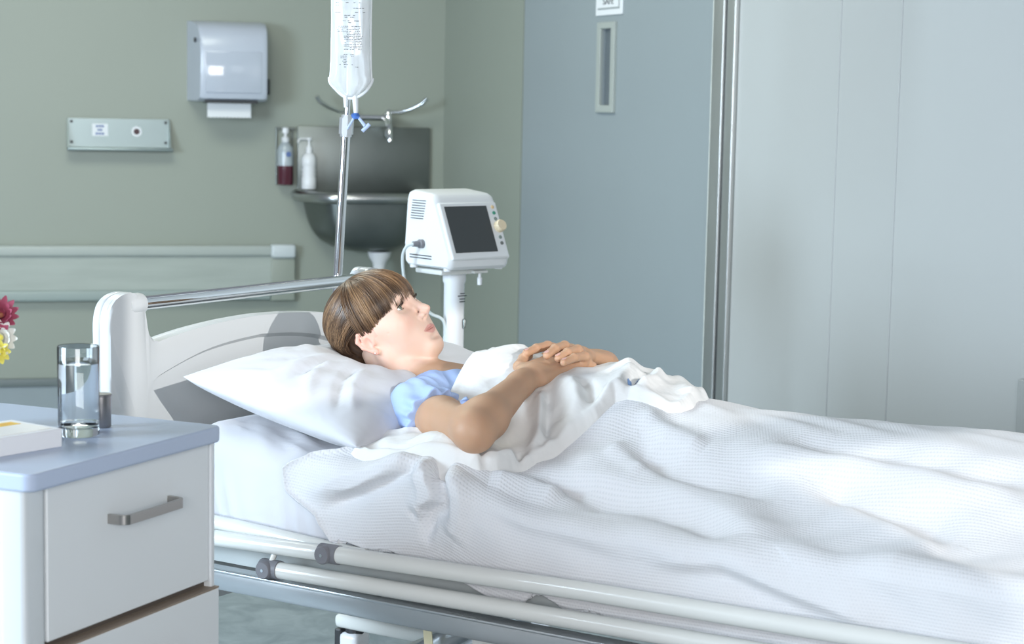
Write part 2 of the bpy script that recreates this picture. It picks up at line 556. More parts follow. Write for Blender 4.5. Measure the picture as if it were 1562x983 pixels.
# wall soap bottle in its bracket
sb = thing('soap_dispenser', 'clear wall soap bottle half full of dark red liquid', 'soap bottle', at(WB, -0.680, 0, 1.06))
br = MB()
br.rbox(-0.036, 0.045, -0.014, 0, 0.228, 0.238, 0.002)
br.rbox(-0.036, -0.030, -0.012, 0, 0.0, 0.238, 0.002)
br.rbox(0.030, 0.036, -0.012, 0, 0.0, 0.238, 0.002)
br.build('wire_bracket', M['steel_dark'], sb)
MB().lathe([(0.0001, 0.0), (0.031, 0.001), (0.033, 0.006), (0.033, 0.080)], (0, -0.040, 0.0), 24).build('red_soap', mat('dark_red_soap', (0.085, 0.018, 0.03), 0.2, var=0.2, vscale=20), sb, smooth=True)
MB().lathe([(0.0335, 0.080), (0.0335, 0.135), (0.031, 0.155), (0.020, 0.172), (0.013, 0.178)], (0, -0.040, 0.0), 24).build('bottle_shoulder', mat('cloudy_clear_plastic', (0.42, 0.47, 0.50), 0.25, var=0.08, coat=0.4), sb, smooth=True)
MB().lathe([(0.0001, -0.0015), (0.011, -0.0015), (0.011, 0.0)], (0.008, -0.0735, 0.128), 18, 'y').build('badge', M['ink_blue'], sb)
MB().lathe([(0.013, 0.176), (0.016, 0.180), (0.016, 0.196), (0.006, 0.200), (0.006, 0.212), (0.014, 0.214), (0.014, 0.236), (0.0001, 0.240)], (0, -0.040, 0), 20).build('pump_cap', M['white_plastic'], sb, smooth=True)

# white pump bottle on the sink rim
wb = thing('pump_bottle', 'white ribbed pump bottle standing on the basin rim', 'bottle', at(WB, -0.588, -0.085, 1.046))
MB().lathe([(0.0001, 0), (0.029, 0.0), (0.031, 0.004), (0.031, 0.045), (0.0275, 0.052), (0.031, 0.060), (0.0275, 0.070), (0.031, 0.079), (0.0275, 0.089), (0.031, 0.098), (0.031, 0.125), (0.024, 0.142), (0.013, 0.150)], (0, 0, 0), 28).build('bottle', M['white_plastic'], wb, smooth=60)
MB().lathe([(0.013, 0.150), (0.013, 0.170), (0.008, 0.178), (0.005, 0.182), (0.005, 0.200), (0.011, 0.202), (0.012, 0.212), (0.0001, 0.214)], (0, 0, 0), 18).build('pump', M['white_plastic'], wb, smooth=True)
MB().tube([(0, 0, 0.207), (-0.035, -0.012, 0.207), (-0.046, -0.016, 0.203), (-0.049, -0.017, 0.192)], [0.005, 0.0045, 0.004, 0.004], 10).build('nozzle', M['white_plastic'], wb, smooth=True)

# ================================================================ patient monitor on its stand
MONF = ((-0.150, 4.90, 0.0), R(40.0))
ms = thing('monitor_stand', 'white pole stand carrying the patient monitor behind the bed', 'stand', MONF)
MB().lathe([(0.0265, 0.08), (0.0265, 0.955), (0.030, 0.962), (0.030, 0.985)], (0, 0, 0), 28).build('pole', M['white_plastic'], ms, smooth=True)
MB().rbox(-0.085, 0.060, -0.055, 0.055, 0.983, 0.996, 0.004).build('tray', M['white_enamel'], ms, smooth=True)
MB().rbox(0.012, 0.058, -0.066, -0.050, 0.985, 0.992, 0.002).build('clamp_bar', M['white_enamel'], ms)
MB().lathe([(0.006, -0.03), (0.0065, -0.012), (0.004, -0.010), (0.004, 0.0)], (0.035, -0.060, 0.985), 12).build('clamp_knob', M['white_plastic'], ms, smooth=True)
for k in range(5):
    a = 2 * PI * k / 5 + 0.3
    MB().tube([(0.02 * math.cos(a), 0.02 * math.sin(a), 0.10), (0.27 * math.cos(a), 0.27 * math.sin(a), 0.075)], [0.024, 0.016], 10).build('foot', M['white_plastic'], ms, smooth=True)
    MB().lathe([(0.0001, -0.012), (0.028, -0.012), (0.030, 0.0), (0.028, 0.012), (0.0001, 0.012)], (0.27 * math.cos(a), 0.27 * math.sin(a), 0.030), 18, 'y').build('castor', M['grey_plastic'], ms, smooth=True)
for z, w in ((0.930, 0.014), (0.924, 0.028), (0.916, 0.018), (0.909, 0.018)):
    MB().box(-w / 2 + 0.006, w / 2 + 0.006, -0.0275, -0.0255, z, z + 0.0022).build('print_line', M['ink'], ms)
MB().lathe([(0.004, 0.0), (0.005, 0.02), (0.003, 0.024)], (0.012, -0.029, 0.842), 10).build('cord_hook', M['steel_dark'], ms, smooth=True)

mo = thing('patient_monitor', 'white bedside patient monitor with dark blank screen and cream knob', 'monitor', ((-0.150, 4.90, 0.996), R(40.0)))
mw = mat('ivory_monitor_plastic', (0.78, 0.80, 0.81), 0.36, var=0.02, coat=0.1)
mside = mat('cool_white_plastic', (0.70, 0.75, 0.82), 0.4, var=0.02)
# body: profile in y,z, wide along x; front leans back
bx0, bx1 = -0.098, 0.095
prof = [(-0.098, 0.004), (-0.105, 0.012), (-0.106, 0.034), (-0.042, 0.174), (-0.034, 0.186), (-0.020, 0.192), (0.058, 0.199), (0.070, 0.195), (0.076, 0.18), (0.086, 0.06), (0.082, 0.012), (0.072, 0.004)]
bm_ = MB()
n = len(prof)
xs = [(bx0, 0.93), (bx0 + 0.004, 0.965), (bx0 + 0.012, 0.995), (bx0 + 0.02, 1.0), (bx1 - 0.02, 1.0), (bx1 - 0.012, 0.995), (bx1 - 0.004, 0.965), (bx1, 0.93)]
vs, fs = [], []
for x, s in xs:
    for (y, z) in prof:
        vs.append((x, 0.01 + (y - 0.01) * s, 0.10 + (z - 0.10) * s))
for i in range(len(xs) - 1):
    for k in range(n):
        fs.append((i * n + k, i * n + (k + 1) % n, (i + 1) * n + (k + 1) % n, (i + 1) * n + k))
fs += [tuple(range(n)), tuple(reversed(range((len(xs) - 1) * n, len(xs) * n)))]
bm_.add(vs, fs).build('housing', mw, mo, smooth=35)
# tilted front frame: local basis
fa = math.atan2(0.140, 0.064)          # slope of the front
ty, tz = math.cos(fa), math.sin(fa)    # up the front
ny, nz = -tz, ty                       # outward


def front(x, t, d):
    return (x, -0.106 + ty * t + ny * d, 0.034 + tz * t + nz * d)


def fbox(mb, x0, x1, t0, t1, d0, d1):
    vs = [front(x, t, d) for x in (x0, x1) for t in (t0, t1) for d in (d0, d1)]
    return mb.add(vs, [(0, 1, 3, 2), (4, 6, 7, 5), (0, 4, 5, 1), (2, 3, 7, 6), (0, 2, 6, 4), (1, 5, 7, 3)])


fbox(MB(), bx0 + 0.004, bx1 - 0.004, -0.006, 0.148, -0.004, 0.006).build('bezel', mw, mo, bevel=0.005, smooth=True)
fbox(MB(), -0.080, 0.055, 0.012, 0.136, 0.004, 0.0075).build('screen', mat('dark_screen', (0.045, 0.05, 0.052), 0.30, var=0.05), mo)


def disc(mb, x, t, r0, h, n=20):
    c = Vector(front(x, t, 0.006))
    a = Vector((1, 0, 0))
    b = Vector((0, ty, tz))
    nn = Vector((0, ny, nz))
    vs = []
    for hh, rr in ((0, r0), (h * 0.8, r0), (h, r0 * 0.86)):
        for k in range(n):
            q = 2 * PI * k / n
            vs.append(c + (a * math.cos(q) + b * math.sin(q)) * rr + nn * hh)
    fs = []
    for i in range(2):
        for k in range(n):
            fs.append((i * n + k, i * n + (k + 1) % n, (i + 1) * n + (k + 1) % n, (i + 1) * n + k))
    fs.append(tuple(2 * n + k for k in range(n)))
    fs.append(tuple(reversed(range(n))))
    return mb.add(vs, fs)


bt_c = {'amber': (0.75, 0.55, 0.30), 'green': (0.06, 0.30, 0.20), 'grey': (0.22, 0.27, 0.25), 'dim': (0.16, 0.17, 0.16)}
for t, cname in ((0.132, 'amber'), (0.116, 'green'), (0.100, 'grey'), (0.050, 'grey'), (0.034, 'dim')):
    disc(MB(), 0.075, t, 0.0048, 0.002).build('button', mat('button_' + cname, bt_c[cname], 0.4, var=0.03), mo, smooth=True)
disc(MB(), 0.079, 0.078, 0.0155, 0.016, 28).build('knob', mat('cream_knob', (0.78, 0.66, 0.46), 0.4, var=0.03), mo, smooth=True)
for k in range(8):
    MB().box(bx0 - 0.0012, bx0 + 0.003, -0.016 - 0.0015 * k + 0.022, 0.058 - 0.001 * k, 0.126 + 0.0065 * k, 0.128 + 0.0065 * k).build('vent_slot', M['dark'], mo)
for k in range(2):
    MB().box(bx0 - 0.0012, bx0 + 0.003, -0.03, 0.06, 0.026 + 0.007 * k, 0.0285 + 0.007 * k).build('vent_slot', M['dark'], mo)
plug = MB().lathe([(0.0001, -0.032), (0.007, -0.030), (0.008, -0.012), (0.0115, -0.010), (0.0115, 0.004)], (bx0, 0.008, 0.064), 18, 'x').build('cable_plug', M['grey_plastic'], mo, smooth=True)
cab_pts = [(bx0 - 0.030, 0.005, 0.064), (bx0 - 0.040, 0.02, 0.058), (bx0 - 0.042, 0.035, 0.030), (bx0 - 0.034, 0.035, -0.03), (bx0 - 0.012, 0.025, -0.075), (bx0 + 0.03, 0.01, -0.115), (bx0 + 0.07, 0.0, -0.150), (bx0 + 0.075, 0.03, -0.30), (bx0 + 0.06, 0.06, -0.70), (bx0 + 0.06, 0.09, -0.93)]


def smooth_path(pts, sub=6):
    P = [Vector(p) for p in pts]
    out = []
    for i in range(len(P) - 1):
        p0, p1, p2, p3 = P[max(i - 1, 0)], P[i], P[i + 1], P[min(i + 2, len(P) - 1)]
        for k in range(sub):
            t = k / sub
            out.append(0.5 * ((2 * p1) + (-p0 + p2) * t + (2 * p0 - 5 * p1 + 4 * p2 - p3) * t * t + (-p0 + 3 * p1 - 3 * p2 + p3) * t ** 3))
    out.append(P[-1])
    return out


MB().tube(smooth_path(cab_pts), 0.0040, 8).build('cable', mat('pale_grey_cable', (0.62, 0.68, 0.68), 0.4, var=0.02), mo, smooth=True)
for x, y in ((-0.085, -0.08), (0.08, -0.08), (-0.085, 0.06), (0.08, 0.06)):
    MB().lathe([(0.010, -0.006), (0.011, 0.006)], (x, y, 0.006), 14).build('rubber_foot', M['white_plastic'], mo)

# ================================================================ hospital bed
bed = thing('hospital_bed', 'white adjustable hospital bed with moulded headboard and tubular side rails', 'bed', BED)
hb_mat = mat('white_moulded_plastic', (0.60, 0.62, 0.63), 0.34, var=0.015, vscale=4, coat=0.15)
VC = 0.402     # middle of the bed


def mirror(pts):
    return pts + [(2 * VC - v, z) for v, z in reversed(pts)]


def spl(pts, sub=4):
    return [(p.x, p.z) for p in smooth_path([(a, 0, b) for a, b in pts], sub)]


half_out = spl([(-0.049, 0.36), (-0.052, 0.60), (-0.057, 0.80), (-0.059, 0.94), (-0.058, 0.985), (-0.046, 1.014), (-0.020, 1.029), (0.012, 1.032), (0.030, 1.020), (0.042, 0.997), (0.046, 0.975), (0.052, 0.952), (0.064, 0.936), (0.080, 0.928), (0.095, 0.930), (0.14, 0.937), (0.207, 0.945), (0.30, 0.952), (VC - 0.004, 0.955)], 3)
half_in = spl([(0.046, 0.36), (0.046, 0.70), (0.047, 0.785), (0.052, 0.822), (0.066, 0.842), (0.10, 0.857), (0.207, 0.886), (0.30, 0.899), (VC - 0.004, 0.905)], 3)
out_full = mirror(half_out)
MB().prism(out_full, -0.036, -0.0155, 'yz').build('headboard_back_shell', hb_mat, bed, bevel=0.005, smooth=True)
MB().prism(out_full, -0.0140, 0.000, 'yz').build('headboard_recess', hb_mat, bed, smooth=True)


def resample(pts, n):
    P = [Vector((a, b)) for a, b in pts]
    L = [0]
    for i in range(1, len(P)):
        L.append(L[-1] + (P[i] - P[i - 1]).length)
    out = []
    j = 0
    for k in range(n):
        t = L[-1] * k / (n - 1)
        while j < len(L) - 2 and L[j + 1] < t:
            j += 1
        f_ = (t - L[j]) / max(1e-9, L[j + 1] - L[j])
        q = P[j].lerp(P[j + 1], f_)
        out.append((q.x, q.y))
    return out


def band(outer, inner, n=90):
    """raised border between the outline and the recess, with a soft inner step"""
    A = resample(outer, n)
    B = []
    # nearest-fraction pairing
    B = resample(inner, n)
    vs, fs = [], []
    for (a, b) in zip(A, B):
        m = (a[0] + (b[0] - a[0]) * 0.05, a[1] + (b[1] - a[1]) * 0.05)
        e = (b[0] + (a[0] - b[0]) * 0.03, b[1] + (a[1] - b[1]) * 0.03)
        vs += [(0.0, a[0], a[1]), (0.006, a[0], a[1]), (0.012, m[0], m[1]), (0.012, e[0], e[1]), (0.0, b[0], b[1])]
    for i in range(n - 1):
        for k in range(4):
            fs.append((i * 5 + k, i * 5 + k + 1, (i + 1) * 5 + k + 1, (i + 1) * 5 + k))
    return MB().add(vs, fs)


half_out_n = resample(half_out[:], 120)
# pair the border so both run evenly along the arch: split at the dip
dip = min(range(len(half_out)), key=lambda i: abs(half_out[i][0] - 0.085) + abs(half_out[i][1] - 0.929))
o1, o2 = half_out[:dip + 1], half_out[dip:]
ki = min(range(len(half_in)), key=lambda i: abs(half_in[i][0] - 0.075) + abs(half_in[i][1] - 0.847))
i1, i2 = half_in[:ki + 1], half_in[ki:]
outer_h = resample(o1, 60)[:-1] + resample(o2, 30)
inner_h = resample(i1, 60)[:-1] + resample(i2, 30)
vs, fs = [], []
full_o = outer_h + [(2 * VC - a, b) for a, b in reversed(outer_h)]
full_i = inner_h + [(2 * VC - a, b) for a, b in reversed(inner_h)]
for (a, b) in zip(full_o, full_i):
    d = Vector((b[0] - a[0], b[1] - a[1]))
    L = max(d.length, 1e-5)
    w = min(0.008, L * 0.3)
    m = (a[0] + d.x / L * w, a[1] + d.y / L * w)
    e = (b[0] - d.x / L * w * 1.2, b[1] - d.y / L * w * 1.2)
    vs += [(0.0, a[0], a[1]), (0.008, a[0], a[1]), (0.012, m[0], m[1]), (0.012, e[0], e[1]), (-0.001, b[0], b[1])]
n_ = len(full_o)
for i in range(n_ - 1):
    for k in range(4):
        fs.append((i * 5 + k, i * 5 + k + 1, (i + 1) * 5 + k + 1, (i + 1) * 5 + k))
MB().add(vs, fs).build('headboard_border', hb_mat, bed, smooth=50)
MB().tube([(-0.006, 0.030, 1.0065), (-0.006, 2 * VC - 0.030, 1.0065)], 0.0145, 24).build('headboard_rail', M['chrome'], bed, smooth=True)
for s in (0, 1):
    v0 = 0.0 if s == 0 else 2 * VC
    sg_ = 1 if s == 0 else -1
    MB().lathe([(0.0001, v0 + sg_ * 0.0), (0.020, v0 + sg_ * 0.002), (0.0225, v0 + sg_ * 0.012), (0.0225, v0 + sg_ * 0.040), (0.021, v0 + sg_ * 0.046), (0.0145, v0 + sg_ * 0.047)], (-0.006, 0, 1.0065), 28, 'y').build('rail_socket', hb_mat, bed, smooth=True)

en = M['white_enamel']
# near and far safety rails: two tubes each, hinged by grey knuckles
for side in (0, 1):
    def Y(v):
        return v if side == 0 else 2 * VC - v
    vv = -0.045
    MB().tube([(0.02, Y(vv), 0.580), (0.25, Y(vv), 0.584), (0.53, Y(vv), 0.593)], 0.0155, 18).build('upper_side_tube', en, bed, smooth=True)
    MB().tube([(0.55, Y(vv), 0.594), (1.09, Y(vv), 0.607), (2.02, Y(vv), 0.616)], 0.0162, 18).build('upper_side_tube', en, bed, smooth=True)
    MB().tube([(0.405, Y(vv), 0.545), (0.83, Y(vv), 0.551), (2.02, Y(vv), 0.566)], 0.0158, 18).build('lower_side_tube', en, bed, smooth=True)
    for (u, z) in ((0.540, 0.5935), (0.402, 0.545)):
        k_ = MB()
        k_.tube([(u - 0.016, Y(vv), z), (u + 0.026, Y(vv), z + 0.0006)], 0.0178, 18)
        k_.lathe([(0.0001, Y(vv - 0.0215)), (0.0150, Y(vv - 0.0215)), (0.0168, Y(vv - 0.019)), (0.0168, Y(vv)), ], (u, 0, z), 24, 'y')
        kn = k_.build('rail_knuckle', M['grey_plastic'], bed, smooth=True)
        MB().lathe([(0.0001, Y(vv - 0.0225)), (0.0030, Y(vv - 0.0225)), (0.0035, Y(vv - 0.0210))], (u, 0, z), 12, 'y').build('pin', M['chrome'], kn)
    MB().tube([(0.402, Y(vv), 0.545), (0.408, Y(vv), 0.560), (0.412, Y(vv + 0.006), 0.578)], 0.0055, 10).build('pivot_link', en, bed, smooth=True)
    alu = M['alu'] if 'alu' in M else M.setdefault('alu', mat('worn_aluminium', (0.56, 0.59, 0.61), 0.30, 0.75, var=0.12, vscale=7, stretch=(0.6, 4, 4), rvar=0.08))
    fr = MB()
    fr.rbox(0.02, 2.03, Y(-0.050) if side == 0 else Y(-0.020), Y(-0.020) if side == 0 else Y(-0.050), 0.486, 0.524, 0.004)
    fr.build('side_channel', alu, bed, smooth=True)
    lip = MB()
    lip.rbox(0.02, 2.03, min(Y(-0.056), Y(-0.018)), max(Y(-0.056), Y(-0.018)), 0.521, 0.527, 0.0025)
    lip.build('channel_lip', alu, bed, smooth=True)
    MB().tube([(0.06, Y(-0.012), 0.612), (0.30, Y(-0.012), 0.6035), (0.60, Y(-0.012), 0.590)], 0.0145, 16).build('backrest_tube', en, bed, smooth=True)
    MB().box(0.04, 2.0, min(Y(0.006), Y(0.010)), max(Y(0.006), Y(0.010)), 0.525, 0.585).build('platform_skirt', mat('grey_platform', (0.42, 0.45, 0.45), 0.5, var=0.04), bed)
MB().box(0.05, 2.0, 0.006, 2 * VC - 0.006, 0.572, 0.586).build('platform', mat('grey_platform_deck', (0.45, 0.47, 0.47), 0.5, var=0.04), bed)
for u in (0.06, 0.70, 1.35, 1.97):
    MB().rbox(u - 0.02, u + 0.02, -0.02, 2 * VC + 0.02, 0.49, 0.522, 0.004).build('cross_beam', M['alu'], bed)
# base frame, lifting arms and castors
for v in (0.10, 0.70):
    MB().rbox(0.005, 1.95, v - 0.03, v + 0.03, 0.205, 0.238, 0.012, 3).build('base_beam', en, bed, smooth=True)
for u in (0.30, 1.60):
    MB().rbox(u - 0.025, u + 0.025, 0.10, 0.70, 0.20, 0.235, 0.006).build('base_cross', en, bed)
for v in (0.20, 0.62):
    MB().tube([(0.40, v, 0.23), (0.78, v, 0.49)], 0.022, 12).build('lift_arm', M['alu'], bed, smooth=True)
    MB().tube([(1.55, v, 0.23), (1.20, v, 0.49)], 0.022, 12).build('lift_arm', M['alu'], bed, smooth=True)
MB().rbox(0.80, 1.45, 0.04, 0.055, 0.30, 0.47, 0.004).build('motor_cover', en, bed)
for u in (0.045, 1.90):
    for v in (0.10, 0.70):
        cs = MB().rbox(u - 0.026, u + 0.026, v - 0.030, v + 0.030, 0.095, 0.196, 0.012, 3).build('castor_housing', M['white_plastic'], bed, smooth=True)
        MB().lathe([(0.0001, v - 0.014), (0.055, v - 0.014), (0.0625, v - 0.008), (0.0625, v + 0.008), (0.055, v + 0.014), (0.0001, v + 0.014)], (u, 0, 0.0625), 28, 'y').build('wheel', M['grey_plastic'], cs, smooth=True)
        MB().lathe([(0.022, 0.192), (0.022, 0.208)], (u, v, 0), 16).build('swivel', M['dark'], cs)
        MB().rbox(u - 0.046, u - 0.027, v - 0.018, v + 0.018, 0.14, 0.20, 0.004).build('brake_pedal', M['dark'], cs)
        MB().rbox(u - 0.010, u + 0.020, v - 0.02, v + 0.02, 0.237, 0.262, 0.004).build('brake_block', M['dark'], cs)
# pale strap hanging from the frame
stp = smooth_path([(0.62, 0.16, 0.49), (0.62, 0.158, 0.44), (0.626, 0.155, 0.40), (0.632, 0.152, 0.372)], 4)
sv, sf = [], []
for i, p in enumerate(stp):
    for k, (du, dv) in enumerate(((-0.009, 0), (0.009, 0.002), (0.009, 0.004), (-0.009, 0.002))):
        sv.append((p.x + du, p.y + dv, p.z))
for i in range(len(stp) - 1):
    for k in range(4):
        sf.append((i * 4 + k, i * 4 + (k + 1) % 4, (i + 1) * 4 + (k + 1) % 4, (i + 1) * 4 + k))
MB().add(sv, sf).build('hanging_strap', mat('pale_yellow_strap', (0.70, 0.66, 0.45), 0.7, var=0.08, vscale=60, bump=0.2, bscale=400), bed)

# ================================================================ infusion pole and bag
iv = thing('infusion_pole', 'chrome infusion pole clamped at the head of the bed', 'infusion pole', at(BED, 0, 0.707, 0))
lean = Vector((0.052, 0.0, 1.0))
pb, pm, ptp = Vector((-0.022, 0, 0.62)), None, None


def ivp(z):
    return Vector((-0.019 + 0.058 * (z - 1.02), 0.004 * (z - 1.02), z))


MB().tube([ivp(0.55), ivp(1.345)], 0.0105, 18).build('lower_tube', M['chrome'], iv, smooth=True)
MB().tube([ivp(1.33), ivp(1.92)], 0.0062, 16).build('upper_tube', M['chrome'], iv, smooth=True)
cl_ = MB()
for (z0, z1, r0) in ((1.335, 1.341, 0.0135), (1.341, 1.378, 0.0165), (1.378, 1.384, 0.0125)):
    cl_.tube([ivp(z0), ivp(z1)], r0, 8)
cl_.build('lock_collar', mat('satin_chrome', (0.82, 0.83, 0.84), 0.30, 0.8, var=0.02), iv, smooth=25)
MB().tube([ivp(1.92) + Vector((-0.07, 0, 0.03)), ivp(1.92) + Vector((-0.06, 0, 0.0)), ivp(1.92), ivp(1.92) + Vector((0.06, 0, 0.0)), ivp(1.92) + Vector((0.07, 0, 0.03))], 0.004, 10).build('hook_bar', M['chrome'], iv, smooth=True)
MB().rbox(-0.032, 0.002, -0.02, 0.02, 0.60, 0.66, 0.006).build('bed_clamp', M['grey_plastic'], iv, smooth=True)

# bag hangs in front of the pole (towards the foot end)
bag = thing('infusion_bag', 'clear printed infusion bag hanging from the chrome pole', 'infusion bag', ((-0.3700, 4.315, 1.405), R(-4.0)))
bag_m, nt_, b_ = new_mat('clear_bag_film')
b_.inputs['Base Color'].default_value = (0.92, 0.94, 0.95, 1)
b_.inputs['Roughness'].default_value = 0.12
b_.inputs['Transmission Weight'].default_value = 0.38
b_.inputs['IOR'].default_value = 1.12
b_.inputs['Coat Weight'].default_value = 0.6
b_.inputs['Coat Roughness'].default_value = 0.06
tcn = nt_.nodes.new('ShaderNodeTexCoord')
mpn = nt_.nodes.new('ShaderNodeMapping')
mpn.inputs['Scale'].default_value = (60, 60, 7)
nzn = nt_.nodes.new('ShaderNodeTexNoise')
nzn.inputs['Scale'].default_value = 1.0
nzn.inputs['Detail'].default_value = 2
bpn = nt_.nodes.new('ShaderNodeBump')
bpn.inputs['Strength'].default_value = 0.6
bpn.inputs['Distance'].default_value = 0.003
nt_.links.new(tcn.outputs['Object'], mpn.inputs[0])
nt_.links.new(mpn.outputs[0], nzn.inputs['Vector'])
nt_.links.new(nzn.outputs['Fac'], bpn.inputs['Height'])
nt_.links.new(bpn.outputs[0], b_.inputs['Normal'])


def bag_mesh():
    zs = [(0.020, 0.010, 0.008), (0.028, 0.022, 0.012), (0.040, 0.036, 0.017), (0.052, 0.0455, 0.019), (0.060, 0.0475, 0.0195), (0.070, 0.0455, 0.022), (0.10, 0.0435, 0.026), (0.14, 0.0425, 0.027), (0.18, 0.0425, 0.026), (0.22, 0.0435, 0.024), (0.27, 0.0445, 0.020), (0.32, 0.0455, 0.014), (0.36, 0.0455, 0.007), (0.39, 0.0455, 0.003), (0.40, 0.0450, 0.002)]
    n = 36
    vs, fs = [], []
    for (z, hx, hy) in zs:
        for k in range(n):
            a = 2 * PI * k / n
            ca, sa = math.cos(a), math.sin(a)
            x = hx * math.copysign(abs(ca) ** 0.75, ca)
            y = hy * math.copysign(abs(sa) ** 0.9, sa)
            y *= 1 + 0.10 * math.sin(9 * a + z * 25)
            x += 0.0012 * math.sin(z * 90 + a * 3)
            vs.append((x, y, z))
    m = len(zs)
    for i in range(m - 1):
        for k in range(n):
            fs.append((i * n + k, i * n + (k + 1) % n, (i + 1) * n + (k + 1) % n, (i + 1) * n + k))
    fs += [tuple(reversed(range(n))), tuple((m - 1) * n + k for k in range(n))]
    return MB().add(vs, fs)


bo = bag_mesh().build('bag_film', bag_m, bag, smooth='all')
frost = mat('frosted_white_film', (0.80, 0.83, 0.84), 0.25, var=0.08, vscale=50, coat=0.5)
sm_ = MB()
for s in (-1, 1):
    sm_.tube(smooth_path([(s * 0.0475, 0, 0.055), (s * 0.0455, 0.0, 0.075), (s * 0.0440, 0, 0.12), (s * 0.0435, 0, 0.20), (s * 0.0455, 0, 0.30), (s * 0.0460, 0, 0.40)], 3), 0.0022, 8)
sm_.tube(smooth_path([(-0.0485, 0, 0.062), (-0.046, -0.002, 0.050), (-0.034, 0, 0.036), (-0.018, 0.002, 0.022), (0.0, 0, 0.017), (0.018, -0.002, 0.021), (0.035, 0, 0.034), (0.046, 0.002, 0.052), (0.0485, 0, 0.062)], 4), 0.0036, 8)
sm_.build('weld_seam', frost, bag, smooth=True)
prt = MB()
prt.tube([(-0.012, 0, 0.024), (-0.011, 0, 0.004), (-0.011, 0, -0.004)], [0.0055, 0.005, 0.004], 12)
prt.tube([(0.010, 0, 0.024), (0.011, 0, 0.004), (0.012, 0, -0.012), (0.012, 0, -0.020)], [0.0075, 0.0065, 0.0055, 0.0045], 12)
prt.build('port', frost, bag, smooth=True)
blue = mat('blue_port_plastic', (0.06, 0.16, 0.48), 0.35, var=0.05)
cp = MB()
cp.lathe([(0.0001, -0.030), (0.008, -0.029), (0.0095, -0.022), (0.006, -0.016), (0.0001, -0.015)], (0.012, 0, 0), 18)
cp.tube([(0.003, -0.004, -0.020), (0.020, -0.004, -0.026)], 0.0042, 10)
cp.build('port_clip', blue, bag, smooth=True)
lb = mat('pale_blue_plastic', (0.50, 0.60, 0.82), 0.35, var=0.05)
tg = MB()
tg.tube([(0.010, -0.004, -0.024), (-0.006, -0.006, -0.052)], [0.0024, 0.0030], 8)
tg.tube([(0.016, -0.004, -0.022), (0.034, -0.006, -0.044)], [0.0030, 0.0042], 8)
tg.tube([(0.028, -0.006, -0.056), (0.044, -0.006, -0.040)], 0.0044, 8)
tg.build('twist_tab', lb, bag, smooth=True)
# printed text block: word-like dashes on the front film
r3 = random.Random(11)


def yfront(x, z):
    for (za, ha), (zb, hb) in zip([(0.0, 0.01), (0.07, 0.022), (0.14, 0.027), (0.22, 0.024), (0.32, 0.014)], [(0.07, 0.022), (0.14, 0.027), (0.22, 0.024), (0.32, 0.014), (0.41, 0.003)]):
        if za <= z <= zb:
            h = ha + (hb - ha) * (z - za) / (zb - za)
            return -h * max(0.0, 1 - abs(x / 0.0445) ** 2.4) ** 0.6 * 1.06 - 0.0012
    return -0.03


lines = [(0.232, -0.034, 0.030, .2), (0.226, -0.034, 0.028, .35), (0.220, -0.034, -0.015, .4), (0.214, 0.008, 0.032, .6), (0.205, -0.034, -0.020, 1), (0.205, 0.012, 0.033, 1), (0.198, -0.012, 0.012, .4), (0.194, -0.012, 0.010, .4), (0.186, -0.033, 0.0, .2), (0.186, 0.010, 0.032, 1), (0.182, -0.014, 0.004, .7)]
for k in range(15):
    lines.append((0.174 - 0.0036 * k, -0.033 if k < 4 else -0.012, 0.030 - 0.004 * r3.random(), 0.75))
for k in range(6):
    lines.append((0.112 - 0.0036 * k, -0.020, 0.010, 0.6))
lines += [(0.090, -0.022, 0.030, 0.25), (0.085, -0.012, 0.020, 0.25)]
for (z, x0, x1, fill) in lines:
    b2 = MB()
    x = x0
    while x < x1:
        w = 0.002 + 0.005 * r3.random() if fill < 1 else x1 - x0
        if r3.random() < fill + 0.1:
            e = min(x + w, x1)
            ya, yb = yfront(x, z), yfront(e, z)
            b2.add([(x, ya, z), (e, yb, z), (e, yb, z + 0.0013), (x, ya, z + 0.0013)], [(0, 1, 2, 3)])
        x += w + 0.0012
    if b2.v:
        b2.build('print_line', M['ink'], bag)

# ================================================================ bedside cabinet
CABF = ((-0.6754, 2.6635, 0.0), R(-24.57))
cb = thing('bedside_cabinet', 'pale bedside cabinet with blue-grey worktop and two drawers', 'cabinet', CABF)
cab_w = mat('pale_laminate', (0.62, 0.66, 0.70), 0.38, var=0.02, vscale=3)
cab_f = mat('drawer_laminate', (0.76, 0.79, 0.80), 0.36, var=0.025, vscale=2.5)
top_m = mat('blue_grey_worktop', (0.46, 0.54, 0.69), 0.30, var=0.03, vscale=3)


def rounded_rect(x0, x1, y0, y1, r, n=6):
    pts = []
    for cx, cy, a0 in ((x1 - r, y1 - r, 0), (x0 + r, y1 - r, 90), (x0 + r, y0 + r, 180), (x1 - r, y0 + r, 270)):
        for k in range(n + 1):
            a = R(a0 + 90 * k / n)
            pts.append((cx + r * math.cos(a), cy + r * math.sin(a)))
    return pts


